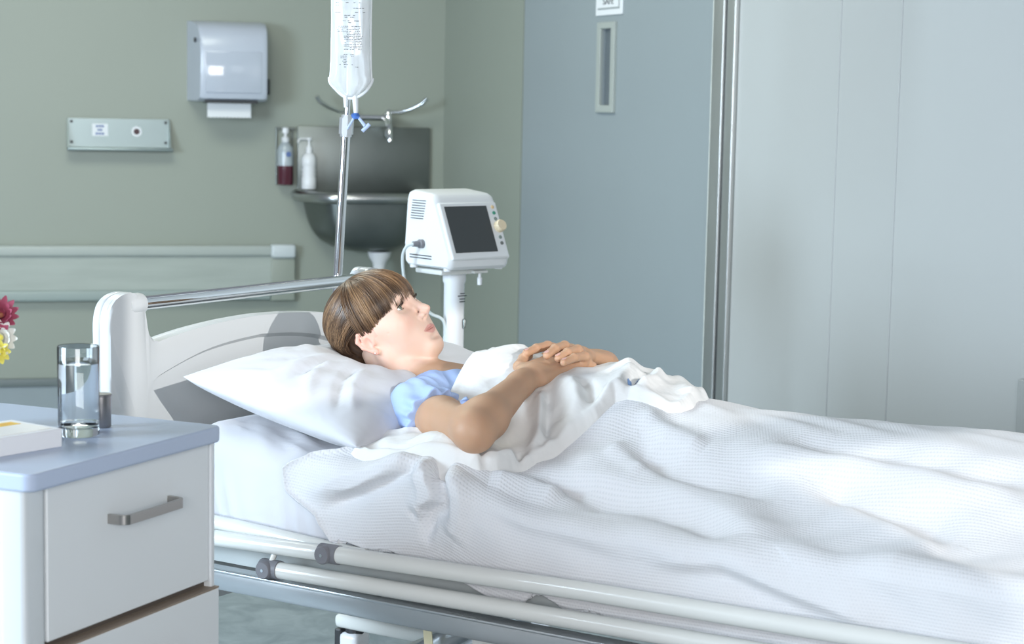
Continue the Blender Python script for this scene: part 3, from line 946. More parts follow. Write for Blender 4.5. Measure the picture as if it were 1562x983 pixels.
MB().prism(rounded_rect(-0.455, 0.006, -0.006, 0.484, 0.018), 0.8585, 0.885, 'xy').build('worktop', top_m, cb, bevel=0.004, smooth=True)
MB().box(-0.445, -0.030, 0.006, 0.474, 0.06, 0.8585).build('carcass', cab_w, cb)
cp_ = MB()
cp_.prism(rounded_rect(-0.060, -0.012, 0.002, 0.050, 0.010), 0.02, 0.8585, 'xy')
cp_.build('corner_profile', mat('white_aluminium_profile', (0.68, 0.72, 0.74), 0.3, 0.2, var=0.02), cb, smooth=True)
MB().prism(rounded_rect(-0.060, -0.010, 0.472, 0.484, 0.004), 0.02, 0.8585, 'xy').build('corner_profile', mat('white_aluminium_trim', (0.74, 0.77, 0.79), 0.3, 0.2, var=0.02), cb, smooth=True)
MB().box(-0.032, -0.024, 0.046, 0.474, 0.02, 0.8585).build('dark_reveal', mat('brown_carcass_edge', (0.10, 0.08, 0.065), 0.6, var=0.1), cb)


def handle(parent, z, y0=0.194, y1=0.362, x=-0.014):
    hm = M['nickel'] if 'nickel' in M else M.setdefault('nickel', mat('satin_nickel', (0.44, 0.42, 0.40), 0.28, 1.0, var=0.06, vscale=60, stretch=(1, 0.1, 1)))
    # flat bow: bar with two returning legs, rounded corners
    path = smooth_path([(x, y0 + 0.006, z), (x + 0.020, y0 + 0.007, z), (x + 0.030, y0 + 0.014, z), (x + 0.031, y0 + 0.03, z), (x + 0.031, y1 - 0.03, z), (x + 0.030, y1 - 0.014, z), (x + 0.020, y1 - 0.007, z), (x, y1 - 0.006, z)], 4)
    vs, fs = [], []
    m = len(path)
    for i, p in enumerate(path):
        t = (path[min(i + 1, m - 1)] - path[max(i - 1, 0)]).normalized()
        nn = Vector((t.y, -t.x, 0))
        for (a, b) in ((0.0028, -0.0075), (0.0028, 0.0075), (-0.0028, 0.0075), (-0.0028, -0.0075)):
            q = p + nn * a
            vs.append((q.x, q.y, q.z + b))
    for i in range(m - 1):
        for k in range(4):
            fs.append((i * 4 + k, i * 4 + (k + 1) % 4, (i + 1) * 4 + (k + 1) % 4, (i + 1) * 4 + k))
    fs += [(3, 2, 1, 0), tuple((m - 1) * 4 + k for k in range(4))]
    return MB().add(vs, fs).build('handle', hm, parent, bevel=0.0012, smooth=30)


dr = MB().rbox(-0.030, -0.014, 0.0545, 0.4705, 0.6255, 0.8555, 0.0015, 1).build('drawer', cab_f, cb)
handle(dr, 0.7815)
dr2 = MB().rbox(-0.030, -0.002, 0.052, 0.484, 0.16, 0.6120, 0.0015, 1).build('drawer', cab_f, cb)
MB().box(-0.030, -0.0025, 0.052, 0.484, 0.6122, 0.6150).build('drawer_edge', mat('raw_brown_edge', (0.28, 0.22, 0.17), 0.6, var=0.1), dr2)
handle(dr2, 0.5300, x=-0.002)
for x in (-0.42, -0.06):
    for y in (0.04, 0.44):
        MB().lathe([(0.0001, y - 0.011), (0.026, y - 0.011), (0.028, y), (0.026, y + 0.011), (0.0001, y + 0.011)], (x, 0, 0.028), 20, 'y').build('castor', M['grey_plastic'], cb, smooth=True)

# glass of water
gl = thing('water_glass', 'tall clear glass of water on the bedside cabinet', 'glass', at(CABF, -0.1376, 0.2905, 0.8851))
MB().lathe([(0.0001, 0.0), (0.0300, 0.0), (0.0318, 0.003), (0.0328, 0.14), (0.0322, 0.1418), (0.0308, 0.1412), (0.0300, 0.018), (0.027, 0.0135), (0.0001, 0.0130)], (0, 0, 0), 48).build('tumbler', glass_mat('clear_glass', (0.97, 0.99, 0.985), 0.0, 1.48), gl, smooth=35)
MB().lathe([(0.0001, 0.0134), (0.0268, 0.0139), (0.0302, 0.0186), (0.0308, 0.1145), (0.0300, 0.1150), (0.0001, 0.1142)], (0, 0, 0), 48).build('water', glass_mat('water', (0.98, 0.99, 1.0), 0.0, 1.33), gl, smooth=35)

# small metal cup behind the glass
mc = thing('metal_cup', 'small dark metal cup standing behind the water glass', 'cup', at(CABF, -0.1530, 0.3690, 0.8851))
cup_m = mat('dark_brushed_metal', (0.30, 0.29, 0.29), 0.34, 0.9, var=0.12, vscale=40, stretch=(1, 1, 0.1))
MB().lathe([(0.0001, 0.0), (0.0150, 0.0), (0.0160, 0.002), (0.0168, 0.052), (0.0166, 0.0535), (0.0152, 0.052), (0.0146, 0.006), (0.0001, 0.004)], (0, 0, 0), 32).build('cup_wall', cup_m, mc, smooth=40)
MB().lathe([(0.0166, 0.0), (0.0176, 0.001), (0.0176, 0.003), (0.0166, 0.004)], (0, 0, 0.0505), 32).build('rolled_lip', cup_m, mc, smooth=True)

# white carton with yellow print
bxo = thing('white_carton', 'flat white medicine carton with yellow print on the bedside cabinet', 'box', at(CABF, -0.0954, 0.195, 0.8851))
bxo.rotation_euler = (0, 0, CABF[1] + math.atan2(-0.98, -0.20))
# local x runs along the front edge to the left, local y = towards the camera side (negative is back)
bw_ = mat('white_card', (0.84, 0.85, 0.87), 0.55, var=0.015)
MB().rbox(0.0, 0.19, -0.118, 0.0, 0.0, 0.0285, 0.0012, 1).build('carton', bw_, bxo)
MB().box(0.012, 0.19, -0.108, -0.010, 0.0286, 0.0292).build('lid_panel', mat('cream_card', (0.84, 0.82, 0.78), 0.55, var=0.02), bxo)
yl = mat('yellow_print', (0.80, 0.52, 0.06), 0.55, var=0.08, vscale=90)
MB().box(0.018, 0.095, -0.098, -0.074, 0.0292, 0.0296).build('yellow_label', yl, bxo)
pr2 = MB()
r4 = random.Random(3)
x = 0.026
while x < 0.085:
    w = 0.004 + 0.006 * r4.random()
    pr2.box(x, x + w, -0.091, -0.082, 0.0296, 0.0298)
    x += w + 0.002
pr2.build('label_print', mat('orange_print', (0.72, 0.36, 0.03), 0.55, var=0.05), bxo)

# vase and flowers, mostly beyond the left edge of the picture
vsf = at(CABF, -0.350, 0.235, 0.8851)
va = thing('flower_vase', 'glass vase of flowers standing at the far end of the cabinet', 'vase', vsf)
MB().lathe([(0.0001, 0.0), (0.030, 0.0), (0.034, 0.004), (0.030, 0.05), (0.033, 0.085), (0.0315, 0.085), (0.0285, 0.05), (0.031, 0.010), (0.0001, 0.008)], (0, 0, 0), 32).build('vase_body', glass_mat('vase_glass', (0.93, 0.97, 0.96), 0.02, 1.45), va, smooth=40)
MB().lathe([(0.0001, 0.0085), (0.0305, 0.0105), (0.0282, 0.05), (0.0001, 0.05)], (0, 0, 0), 32).build('vase_water', glass_mat('vase_water', (0.95, 0.99, 0.98), 0.0, 1.33), va, smooth=40)


def petal_mesh(length, width, curl, lift):
    vs, fs = [], []
    n, m = 6, 3
    for i in range(n + 1):
        t = i / n
        w = width * (math.sin(PI * min(1, t * 0.86 + 0.10)) ** 0.8)
        for k in range(m):
            s = (k / (m - 1) - 0.5) * 2
            vs.append((0.004 + length * t * math.cos(lift + curl * t), s * w * 0.5, length * t * math.sin(lift + curl * t) + 0.12 * w * s * s))
    for i in range(n):
        for k in range(m - 1):
            fs.append((i * m + k, i * m + k + 1, (i + 1) * m + k + 1, (i + 1) * m + k))
    return vs, fs


flower_mats = {
    'white': mat('white_petal', (0.82, 0.82, 0.76), 0.6, var=0.04, vscale=60),
    'crimson': mat('crimson_petal', (0.36, 0.07, 0.12), 0.6, var=0.35, vscale=40),
    'yellow': mat('yellow_petal', (0.82, 0.74, 0.16), 0.6, var=0.10, vscale=60),
    'rust': mat('rust_petal', (0.42, 0.17, 0.09), 0.6, var=0.35, vscale=50),
    'leaf': mat('grey_green_leaf', (0.22, 0.32, 0.24), 0.5, var=0.15, vscale=50),
    'stem': mat('green_stem', (0.16, 0.28, 0.10), 0.6, var=0.1)}


def flower(label, pos, direction, color, centre, n_pet, length, width):
    f_ = thing('flower', label, 'flower', vsf, 'flowers in the vase')
    p = Vector(pos)
    MB().tube(smooth_path([(pos[0] * 0.25, pos[1] * 0.25, 0.012), (pos[0] * 0.5, pos[1] * 0.5, 0.07), (pos[0] * 0.8, pos[1] * 0.8, pos[2] - 0.04), tuple(p)], 4), 0.0016, 6).build('stem', flower_mats['stem'], f_, smooth=True)
    q = Vector((0, 0, 1)).rotation_difference(Vector(direction).normalized())
    rr = random.Random(hash(label) % 1000 if False else len(label))
    for layer, (ln, lf, cnt) in enumerate(((1.0, 0.15, n_pet), (0.8, 0.55, n_pet - 2), (0.55, 0.95, n_pet - 4))):
        vs, fs = petal_mesh(length * ln, width, 0.35, lf)
        me = None
        for k in range(max(cnt, 4)):
            a = 2 * PI * k / max(cnt, 4) + layer * 0.3
            o_ = MB().add([tuple(q @ (Matrix.Rotation(a, 3, 'Z') @ Vector(v)) + p) for v in vs], fs).build('petal', flower_mats[color], f_, smooth='all')
    MB().lathe([(0.0001, -0.004), (0.006, -0.003), (0.0075, 0.001), (0.006, 0.004), (0.0001, 0.006)], tuple(p), 12).build('flower_centre', flower_mats[centre], f_, smooth=True)
    return f_


flower('crimson and rust flower high in the vase at the left picture edge', (0.076, 0.034, 0.183), (0.6, -0.7, 0.4), 'crimson', 'rust', 13, 0.030, 0.012)
flower('white daisy-like flower with yellow heart at the left picture edge', (0.079, 0.030, 0.148), (0.5, -0.8, 0.1), 'white', 'yellow', 12, 0.029, 0.013)
flower('small yellow flower below the white one at the left edge', (0.083, 0.022, 0.128), (0.5, -0.8, -0.1), 'yellow', 'yellow', 10, 0.019, 0.010)
lfm = thing('leaf_sprig', 'grey green rounded leaf below the yellow flower in the vase', 'leaf', vsf)
MB().tube(smooth_path([(0.01, 0, 0.02), (0.045, 0.01, 0.075), (0.070, 0.014, 0.100)], 4), 0.0015, 6).build('stalk', flower_mats['stem'], lfm, smooth=True)
vs, fs = petal_mesh(0.034, 0.030, 0.4, -0.1)
MB().add([tuple(Matrix.Rotation(-0.7, 3, 'Z') @ (Matrix.Rotation(1.2, 3, 'X') @ Vector(v)) + Vector((0.062, 0.004, 0.116))) for v in vs], fs).build('leaf_blade', flower_mats['leaf'], lfm, smooth='all')

# ================================================================ implicit-surface modeller (for the patient)


def smin(a, b, k):
    h = np.clip(0.5 + 0.5 * (b - a) / k, 0, 1)
    return b + (a - b) * h - k * h * (1 - h)


def smax(a, b, k):
    return -smin(-a, -b, k)


class Prim:
    def __init__(self, fn, c, r, k=0.01, op='u', T=None):
        self.fn, self.c, self.r, self.k, self.op = fn, np.array(c, float), r, k, op


def ellipsoid(c, rad, rot=None):
    c, rad = np.array(c, float), np.array(rad, float)
    Rm = None if rot is None else np.array(rot, float)

    def f(P):
        q = P - c
        if Rm is not None:
            q = q @ Rm
        k0 = np.sqrt(((q / rad) ** 2).sum(1)) + 1e-9
        k1 = np.sqrt(((q / rad ** 2) ** 2).sum(1)) + 1e-9
        return k0 * (k0 - 1) / k1
    return f, c, rad.max()


def rcone(a, b, ra, rb):
    a, b = np.array(a, float), np.array(b, float)
    ba = b - a
    L2 = (ba ** 2).sum()

    def f(P):
        t = np.clip(((P - a) @ ba) / L2, 0, 1)
        d = np.sqrt(((P - a - t[:, None] * ba) ** 2).sum(1))
        return d - (ra + (rb - ra) * t)
    return f, (a + b) / 2, math.sqrt(L2) / 2 + max(ra, rb)


def rbox3(c, half, r, rot):
    c, half, Rm = np.array(c, float), np.array(half, float), np.array(rot, float)

    def f(P):
        q = np.abs((P - c) @ Rm) - (half - r)
        return np.sqrt((np.maximum(q, 0) ** 2).sum(1)) + np.minimum(q.max(1), 0) - r
    return f, c, float(np.linalg.norm(half))


class SDF:
    def __init__(self):
        self.p = []

    def add(self, shape, k=0.01, op='u'):
        f, c, r = shape
        self.p.append(Prim(f, c, r, k, op))
        return self

    def ev(self, P, prims=None):
        d = np.full(len(P), 9.0)
        for p in (prims if prims is not None else self.p):
            e = p.fn(P)
            if p.op == 'u':
                d = smin(d, e, p.k)
            elif p.op == 's':
                d = smax(d, -e, p.k)
            else:
                d = smax(d, e, p.k)
        return d


def surface_nets(sdf, ax, ay, az, B=14, extra=None):
    nx, ny, nz = len(ax), len(ay), len(az)
    D = np.full((nx, ny, nz), 1.0, np.float32)
    for i0 in range(0, nx, B):
        xs = ax[i0:i0 + B]
        for j0 in range(0, ny, B):
            ys = ay[j0:j0 + B]
            for k0 in range(0, nz, B):
                zs = az[k0:k0 + B]
                c = np.array([(xs[0] + xs[-1]) / 2, (ys[0] + ys[-1]) / 2, (zs[0] + zs[-1]) / 2])
                rad = 0.5 * math.sqrt((xs[-1] - xs[0]) ** 2 + (ys[-1] - ys[0]) ** 2 + (zs[-1] - zs[0]) ** 2) + 0.004
                act = [p for p in sdf.p if np.linalg.norm(p.c - c) < p.r + rad + p.k + 0.005 or p.op == 'i']
                if not any(p.op == 'u' for p in act):
                    continue
                dc = sdf.ev(c[None, :], act)[0]
                if abs(dc) > rad * 2.2 + 0.012:
                    D[i0:i0 + B, j0:j0 + B, k0:k0 + B] = np.sign(dc)
                    continue
                G = np.stack(np.meshgrid(xs, ys, zs, indexing='ij'), -1).reshape(-1, 3)
                D[i0:i0 + B, j0:j0 + B, k0:k0 + B] = sdf.ev(G, act).reshape(len(xs), len(ys), len(zs))
    S = D < 0
    acc = np.zeros((nx - 1, ny - 1, nz - 1), np.int8)
    for a in (0, 1):
        for b in (0, 1):
            for c in (0, 1):
                acc += S[a:nx - 1 + a, b:ny - 1 + b, c:nz - 1 + c]
    cells = np.argwhere((acc > 0) & (acc < 8))
    idx = np.full((nx - 1, ny - 1, nz - 1), -1, np.int32)
    idx[tuple(cells.T)] = np.arange(len(cells))
    X = np.stack([ax[cells[:, 0]], ay[cells[:, 1]], az[cells[:, 2]]], 1)
    H = np.stack([ax[cells[:, 0] + 1], ay[cells[:, 1] + 1], az[cells[:, 2] + 1]], 1) - X
    pos = np.zeros((len(cells), 3))
    cnt = np.zeros(len(cells))
    corners = [(a, b, c) for a in (0, 1) for b in (0, 1) for c in (0, 1)]
    for p in corners:
        for axi in range(3):
            if p[axi]:
                continue
            q = list(p)
            q[axi] = 1
            d0 = D[cells[:, 0] + p[0], cells[:, 1] + p[1], cells[:, 2] + p[2]]
            d1 = D[cells[:, 0] + q[0], cells[:, 1] + q[1], cells[:, 2] + q[2]]
            m = (d0 < 0) != (d1 < 0)
            t = np.where(m, d0 / np.where(m, d0 - d1, 1), 0)
            loc = np.tile(np.array(p, float), (len(cells), 1))
            loc[:, axi] = t
            pos[m] += (X + loc * H)[m]
            cnt[m] += 1
    V = pos / np.maximum(cnt, 1)[:, None]
    quads = []
    for axi in range(3):
        sl0 = [slice(None)] * 3
        sl1 = [slice(None)] * 3
        sl0[axi] = slice(0, -1)
        sl1[axi] = slice(1, None)
        E = np.argwhere(S[tuple(sl0)] != S[tuple(sl1)])
        o1, o2 = (axi + 1) % 3, (axi + 2) % 3
        ok = (E[:, o1] > 0) & (E[:, o2] > 0) & (E[:, o1] < D.shape[o1] - 1) & (E[:, o2] < D.shape[o2] - 1)
        E = E[ok]
        inside = S[tuple(E.T)]

        def cell(d1_, d2_):
            c = E.copy()
            c[:, o1] -= d1_
            c[:, o2] -= d2_
            return idx[tuple(c.T)]
        Q = np.stack([cell(1, 1), cell(0, 1), cell(0, 0), cell(1, 0)], 1)
        Q[~inside] = Q[~inside][:, ::-1]
        quads.append(Q)
    Q = np.concatenate(quads)
    Q = Q[(Q >= 0).all(1)]
    return V, Q


def relax(V, Q, it=2, lam=0.5):
    n = len(V)
    for s in range(it):
        acc = np.zeros((n, 3))
        cnt = np.zeros(n)
        for a in range(4):
            i, j = Q[:, a], Q[:, (a + 1) % 4]
            for c in range(3):
                acc[:, c] += np.bincount(i, V[j, c], n) + np.bincount(j, V[i, c], n)
            cnt += np.bincount(i, minlength=n) + np.bincount(j, minlength=n)
        V = V + lam * (acc / np.maximum(cnt, 1)[:, None] - V)
    return V


def mesh_np(name, V, Q, mat_, parent=None, frame=None):
    me = bpy.data.meshes.new(name)
    me.vertices.add(len(V))
    me.vertices.foreach_set('co', V.astype(np.float32).ravel())
    k = Q.shape[1]
    me.loops.add(len(Q) * k)
    me.loops.foreach_set('vertex_index', Q.astype(np.int32).ravel())
    me.polygons.add(len(Q))
    me.polygons.foreach_set('loop_start', np.arange(0, len(Q) * k, k, dtype=np.int32))
    me.polygons.foreach_set('use_smooth', np.ones(len(Q), dtype=bool))
    me.update(calc_edges=True)
    me.validate()
    o = link(name, me, mat_, parent, frame)
    return o


def attr(o, name, vals):
    a = o.data.attributes.new(name, 'FLOAT', 'POINT')
    a.data.foreach_set('value', np.asarray(vals, np.float32))


# ================================================================ the patient (bed coordinates: u to the foot, v to the far side, z up)
HM = np.array([[0.2017, 0.8399, -0.4992], [-0.9664, 0.0888, -0.2412], [-0.1582, 0.5311, 0.8296]])
# make orthonormal: columns = right, forward, up
_f = HM[:, 1] / np.linalg.norm(HM[:, 1])
_r = HM[:, 0] - _f * (HM[:, 0] @ _f)
_r /= np.linalg.norm(_r)
_u = np.cross(_r, _f)
HM = np.stack([_r, _f, _u], 1)
HT = np.array([0.3390, 0.400, 0.9505])


def hd(x, y, z):
    """head-local point (right, forward, up) to bed coordinates"""
    return HM @ np.array([x, y, z]) + HT


def hl(P):
    return (P - HT) @ HM


B = SDF()
H = lambda c, rad, k=0.02, op='u': B.add(ellipsoid(hd(*c), rad, HM), k, op)
HC = lambda a, b, ra, rb, k=0.012, op='u': B.add(rcone(hd(*a), hd(*b), ra, rb), k, op)
# skull and face mass
H((0, -0.014, 0.045), (0.0705, 0.092, 0.080), 0.001)
H((0, 0.020, 0.050), (0.0640, 0.0700, 0.064), 0.02)
H((0, 0.034, -0.024), (0.0540, 0.0500, 0.066), 0.03)
for s in (-1, 1):
    HC((s * 0.0500, 0.002, -0.052), (s * 0.016, 0.067, -0.0815), 0.0165, 0.0135, 0.028)
    HC((s * 0.0560, -0.004, -0.005), (s * 0.0500, 0.002, -0.052), 0.018, 0.0165, 0.02)
    H((s * 0.0360, 0.0480, -0.020), (0.0270, 0.0250, 0.0330), 0.035)      # cheek
    HC((s * 0.058, 0.022, 0.010), (s * 0.046, 0.056, -0.002), 0.010, 0.012, 0.035)   # cheekbone
H((0, 0.0765, -0.0800), (0.0205, 0.0170, 0.0165), 0.022)                  # chin
H((0, 0.0680, -0.048), (0.0330, 0.0210, 0.0280), 0.025)                  # muzzle
HC((-0.030, 0.0735, 0.034), (0.030, 0.0735, 0.034), 0.0125, 0.0125, 0.018)  # brow ridge
# eye sockets
for s in (-1, 1):
    H((s * 0.0340, 0.0920, 0.0200), (0.0185, 0.0170, 0.0115), 0.014, 's')
    H((s * 0.0150, 0.0930, 0.0180), (0.0080, 0.0130, 0.0110), 0.010, 's')
# nose
HC((0, 0.0800, 0.0260), (0, 0.1010, -0.0040), 0.0068, 0.0078, 0.012)
HC((0, 0.1010, -0.0040), (0, 0.1080, -0.0090), 0.0076, 0.0074, 0.006)
for s in (-1, 1):
    H((s * 0.0102, 0.0930, -0.0158), (0.0062, 0.0095, 0.0066), 0.006)
HC((0, 0.1030, -0.0150), (0, 0.0920, -0.0250), 0.0050, 0.0048, 0.005)
for s in (-1, 1):
    H((s * 0.0064, 0.0985, -0.0218), (0.0036, 0.0058, 0.0040), 0.002, 's')
# eyelids around the eyeballs
EYE = [(s * 0.0335, 0.0655, 0.0205) for s in (-1, 1)]
for e in EYE:
    H(e, (0.0148, 0.0140, 0.0140), 0.005)
for e in EYE:
    H((e[0] * 1.01, e[1] + 0.0125, e[2] - 0.0006), (0.0126, 0.0115, 0.0056), 0.0016, 's')
for s, e in zip((-1, 1), EYE):     # lid crease
    HC((e[0] - 0.010, e[1] + 0.0110, e[2] + 0.0080), (e[0] + 0.010, e[1] + 0.0110, e[2] + 0.0080), 0.0011, 0.0011, 0.003, 's')
# lips
HC((-0.0245, 0.0745, -0.0455), (0.0, 0.0880, -0.0425), 0.0024, 0.0042, 0.006)
HC((0.0245, 0.0745, -0.0455), (0.0, 0.0880, -0.0425), 0.0024, 0.0042, 0.006)
HC((-0.0200, 0.0755, -0.0490), (0.0, 0.0858, -0.0512), 0.0026, 0.0050, 0.006)
HC((0.0200, 0.0755, -0.0490), (0.0, 0.0858, -0.0512), 0.0026, 0.0050, 0.006)
H((0, 0.0955, -0.0468), (0.0262, 0.0085, 0.0020), 0.0025, 's')
HC((-0.0245, 0.0800, -0.0462), (-0.0275, 0.0770, -0.0450), 0.0016, 0.0012, 0.003, 's')
HC((0.0245, 0.0800, -0.0462), (0.0275, 0.0770, -0.0450), 0.0016, 0.0012, 0.003, 's')
HC((0, 0.0985, -0.0310), (0, 0.0990, -0.0370), 0.0030, 0.0030, 0.004, 's')     # philtrum
H((0, 0.0950, -0.0650), (0.0180, 0.0075, 0.0055), 0.010, 's')                 # dip above the chin
# ears
for s in (-1, 1):
    for (y0, z0, y1, z1, r0, r1) in ((-0.012, -0.018, -0.024, -0.002, 0.0042, 0.0040), (-0.024, -0.002, -0.028, 0.014, 0.0040, 0.0040), (-0.028, 0.014, -0.020, 0.026, 0.0040, 0.0038), (-0.020, 0.026, -0.006, 0.027, 0.0038, 0.0036), (-0.006, 0.027, 0.001, 0.016, 0.0036, 0.0034)):
        HC((s * (0.075 - y0 * 0.32), y0 + 0.004, z0 - 0.007), (s * (0.075 - y1 * 0.32), y1 + 0.004, z1 - 0.007), r0, r1, 0.003)
    H((s * 0.0765, -0.008, -0.001), (0.0050, 0.0135, 0.0190), 0.004)
    H((s * 0.0765, -0.0030, -0.0285), (0.0045, 0.0065, 0.0080), 0.005)           # lobe
    HC((s * 0.074, 0.005, -0.005), (s * 0.0745, 0.003, -0.013), 0.0042, 0.0040, 0.003)   # tragus
    HC((s * 0.080, -0.016, -0.011), (s * 0.082, -0.012, 0.009), 0.0030, 0.0030, 0.003)   # antihelix
    H((s * 0.0825, -0.0040, -0.0060), (0.0070, 0.0062, 0.0110), 0.003, 's')
# neck and torso
NB = np.array([0.452, 0.404, 0.822])
B.add(rcone(hd(0, -0.028, -0.040), NB, 0.047, 0.054), 0.014)
B.add(rcone(hd(0.030, -0.020, -0.035), NB + np.array([0.045, -0.030, 0.030]), 0.013, 0.011), 0.022)
B.add(rcone(hd(-0.030, -0.020, -0.035), NB + np.array([0.045, 0.020, 0.030]), 0.013, 0.011), 0.022)
SR, SL = np.array([0.535, 0.245, 0.820]), np.array([0.535, 0.560, 0.815])
B.add(rcone(NB + np.array([0.03, 0, 0]), SR, 0.050, 0.046), 0.05)
B.add(rcone(NB + np.array([0.03, 0, 0]), SL, 0.050, 0.046), 0.05)
B.add(rcone(NB + np.array([0.060, -0.01, 0.022]), SR + np.array([0, 0, 0.030]), 0.010, 0.010), 0.020)   # collarbone
B.add(ellipsoid((0.62, 0.402, 0.803), (0.170, 0.150, 0.088)), 0.05)
B.add(ellipsoid((0.665, 0.335, 0.836), (0.060, 0.060, 0.042)), 0.04)
B.add(ellipsoid((0.665, 0.470, 0.836), (0.060, 0.060, 0.042)), 0.04)
B.add(ellipsoid((0.80, 0.402, 0.785), (0.170, 0.135, 0.090)), 0.05)
B.add(ellipsoid((0.97, 0.402, 0.772), (0.150, 0.165, 0.090)), 0.05)
for s in (-1, 1):
    B.add(rcone((1.00, 0.402 + s * 0.080, 0.765), (1.40, 0.402 + s * 0.085, 0.775), 0.072, 0.052), 0.04)
    B.add(rcone((1.40, 0.402 + s * 0.085, 0.775), (1.78, 0.402 + s * 0.09, 0.745), 0.050, 0.036), 0.03)
    B.add(rcone((1.78, 0.402 + s * 0.09, 0.745), (1.82, 0.402 + s * 0.10, 0.830), 0.036, 0.028), 0.02)
# right arm
ER, WRI = np.array([0.781, 0.066, 0.834]), np.array([0.757, 0.285, 0.903])
B.add(rcone(SR, SR + (ER - SR) * 0.45, 0.0455, 0.0395), 0.035)
B.add(rcone(SR + (ER - SR) * 0.45, ER, 0.0405, 0.0350), 0.02)
B.add(ellipsoid(ER + np.array([0.010, -0.008, -0.010]), (0.018, 0.018, 0.018)), 0.03)
FM = ER + (WRI - ER) * 0.22
B.add(rcone(ER, FM, 0.0345, 0.0385), 0.025)
B.add(rcone(FM, WRI - (WRI - ER) * 0.12, 0.0385, 0.0240), 0.02)


def basis(d, up):
    d = np.array(d, float)
    d /= np.linalg.norm(d)
    up = np.array(up, float)
    s = np.cross(d, up)
    s /= np.linalg.norm(s)
    return np.stack([d, s, np.cross(s, d)], 1)


# right hand, palm down on the belly, pointing to the far side
PR = basis((0.010, 0.092, 0.012), (0.10, -0.05, 1))
pc = WRI + np.array([0.004, 0.052, 0.008])
B.add(rcone(WRI - (WRI - ER) * 0.15, WRI + np.array([0.002, 0.022, 0.004]), 0.0235, 0.0205), 0.015)
B.add(rbox3(pc, (0.050, 0.0385, 0.0145), 0.013, PR), 0.020)


def finger(sdf, pts, r0, r1, k=0.006):
    n = len(pts)
    for i in range(n - 1):
        a = r0 + (r1 - r0) * i / (n - 1)
        b = r0 + (r1 - r0) * (i + 1) / (n - 1)
        sdf.add(rcone(pts[i], pts[i + 1], a, b), 0.010 if i == 0 else 0.0025)
        if 0 < i:
            sdf.add(ellipsoid(pts[i], (a * 1.05,) * 3), 0.003)


KR = [WRI + np.array([0.004, 0.052, 0.008]) + PR @ np.array([0.044, o, 0.001]) for o in (-0.028, -0.009, 0.010, 0.028)]
# PR side axis: sign so that index lies towards the head (-u)
if PR[0, 1] > 0:
    KRi = KR
else:
    KRi = KR[::-1]
rt = [(0.735, 0.455, 0.912), (0.757, 0.470, 0.912), (0.782, 0.468, 0.910), (0.8155, 0.432, 0.9150)]
for kk, (k_, tp) in enumerate(zip(KRi, rt)):
    tp = np.array(tp)
    mid = (k_ + tp) / 2 + np.array([0.004 if kk == 3 else 0, 0, 0.006])
    q3_ = k_ + (tp - k_) * 0.78 + np.array([0, 0, 0.003])
    finger(B, [k_, mid, q3_, tp], 0.0098, 0.0078 if kk < 3 else 0.0070)
# right thumb, lying along the head side of the palm
th0 = WRI + np.array([-0.014, 0.020, 0.000])
finger(B, [th0, th0 + np.array([-0.030, 0.020, 0.012]), th0 + np.array([-0.038, 0.048, 0.024]), th0 + np.array([-0.040, 0.070, 0.027])], 0.0125, 0.0085)
# left arm (far side) and left hand laid over the right
EL, WL = np.array([0.770, 0.690, 0.800]), np.array([0.786, 0.535, 0.905])
B.add(rcone(SL, SL + (EL - SL) * 0.5, 0.0455, 0.0395), 0.035)
B.add(rcone(SL + (EL - SL) * 0.5, EL, 0.0395, 0.0335), 0.02)
B.add(rcone(EL, EL + (WL - EL) * 0.35, 0.0345, 0.0365), 0.02)
B.add(rcone(EL + (WL - EL) * 0.35, WL, 0.0365, 0.0215), 0.02)
PLc = np.array([0.769, 0.488, 0.9255])
PL = basis((-0.012, -0.085, 0.022), (0.12, 0.16, 1))
B.add(rcone(WL, WL + np.array([-0.006, -0.022, 0.008]), 0.0215, 0.0190), 0.015)
B.add(rbox3(PLc, (0.044, 0.0395, 0.0125), 0.0115, PL), 0.018)
lf_ = [
    [(0.724, 0.452, 0.9370), (0.7215, 0.415, 0.9470), (0.7170, 0.380, 0.9450), (0.7120, 0.352, 0.9385)],
    [(0.753, 0.450, 0.9400), (0.7640, 0.408, 0.9515), (0.7665, 0.368, 0.9500), (0.7665, 0.338, 0.9400)],
    [(0.777, 0.450, 0.9370), (0.7925, 0.410, 0.9460), (0.7910, 0.375, 0.9440), (0.7850, 0.350, 0.9350)],
    [(0.797, 0.447, 0.9290), (0.8150, 0.400, 0.9360), (0.8135, 0.362, 0.9370), (0.8085, 0.332, 0.9305)]]
for i, fp in enumerate(lf_):
    finger(B, [np.array(p) for p in fp], 0.0102 - (0.0006 if i == 3 else 0), 0.0080 - (0.0006 if i == 3 else 0))
finger(B, [np.array((0.748, 0.500, 0.920)), np.array((0.722, 0.480, 0.925)), np.array((0.705, 0.462, 0.925)), np.array((0.695, 0.448, 0.921))], 0.0125, 0.0088)


def axis_steps(segs):
    out = [segs[0][0]]
    for (a, b, h) in segs:
        n = max(1, int(round((b - a) / h)))
        out += list(a + (b - a) * (np.arange(n) + 1) / n)
    return np.array(out)


AU = axis_steps([(0.17, 0.255, 0.0024), (0.255, 0.48, 0.0015), (0.48, 0.68, 0.0040), (0.68, 0.87, 0.0021), (0.87, 1.92, 0.014)])
AV = axis_steps([(0.02, 0.28, 0.0042), (0.28, 0.50, 0.0016), (0.50, 0.76, 0.0042)])
AZ = axis_steps([(0.66, 0.83, 0.0050), (0.83, 1.075, 0.0016)])
VB, QB = surface_nets(B, AU, AV, AZ)
VB = relax(VB, QB, 1, 0.5)


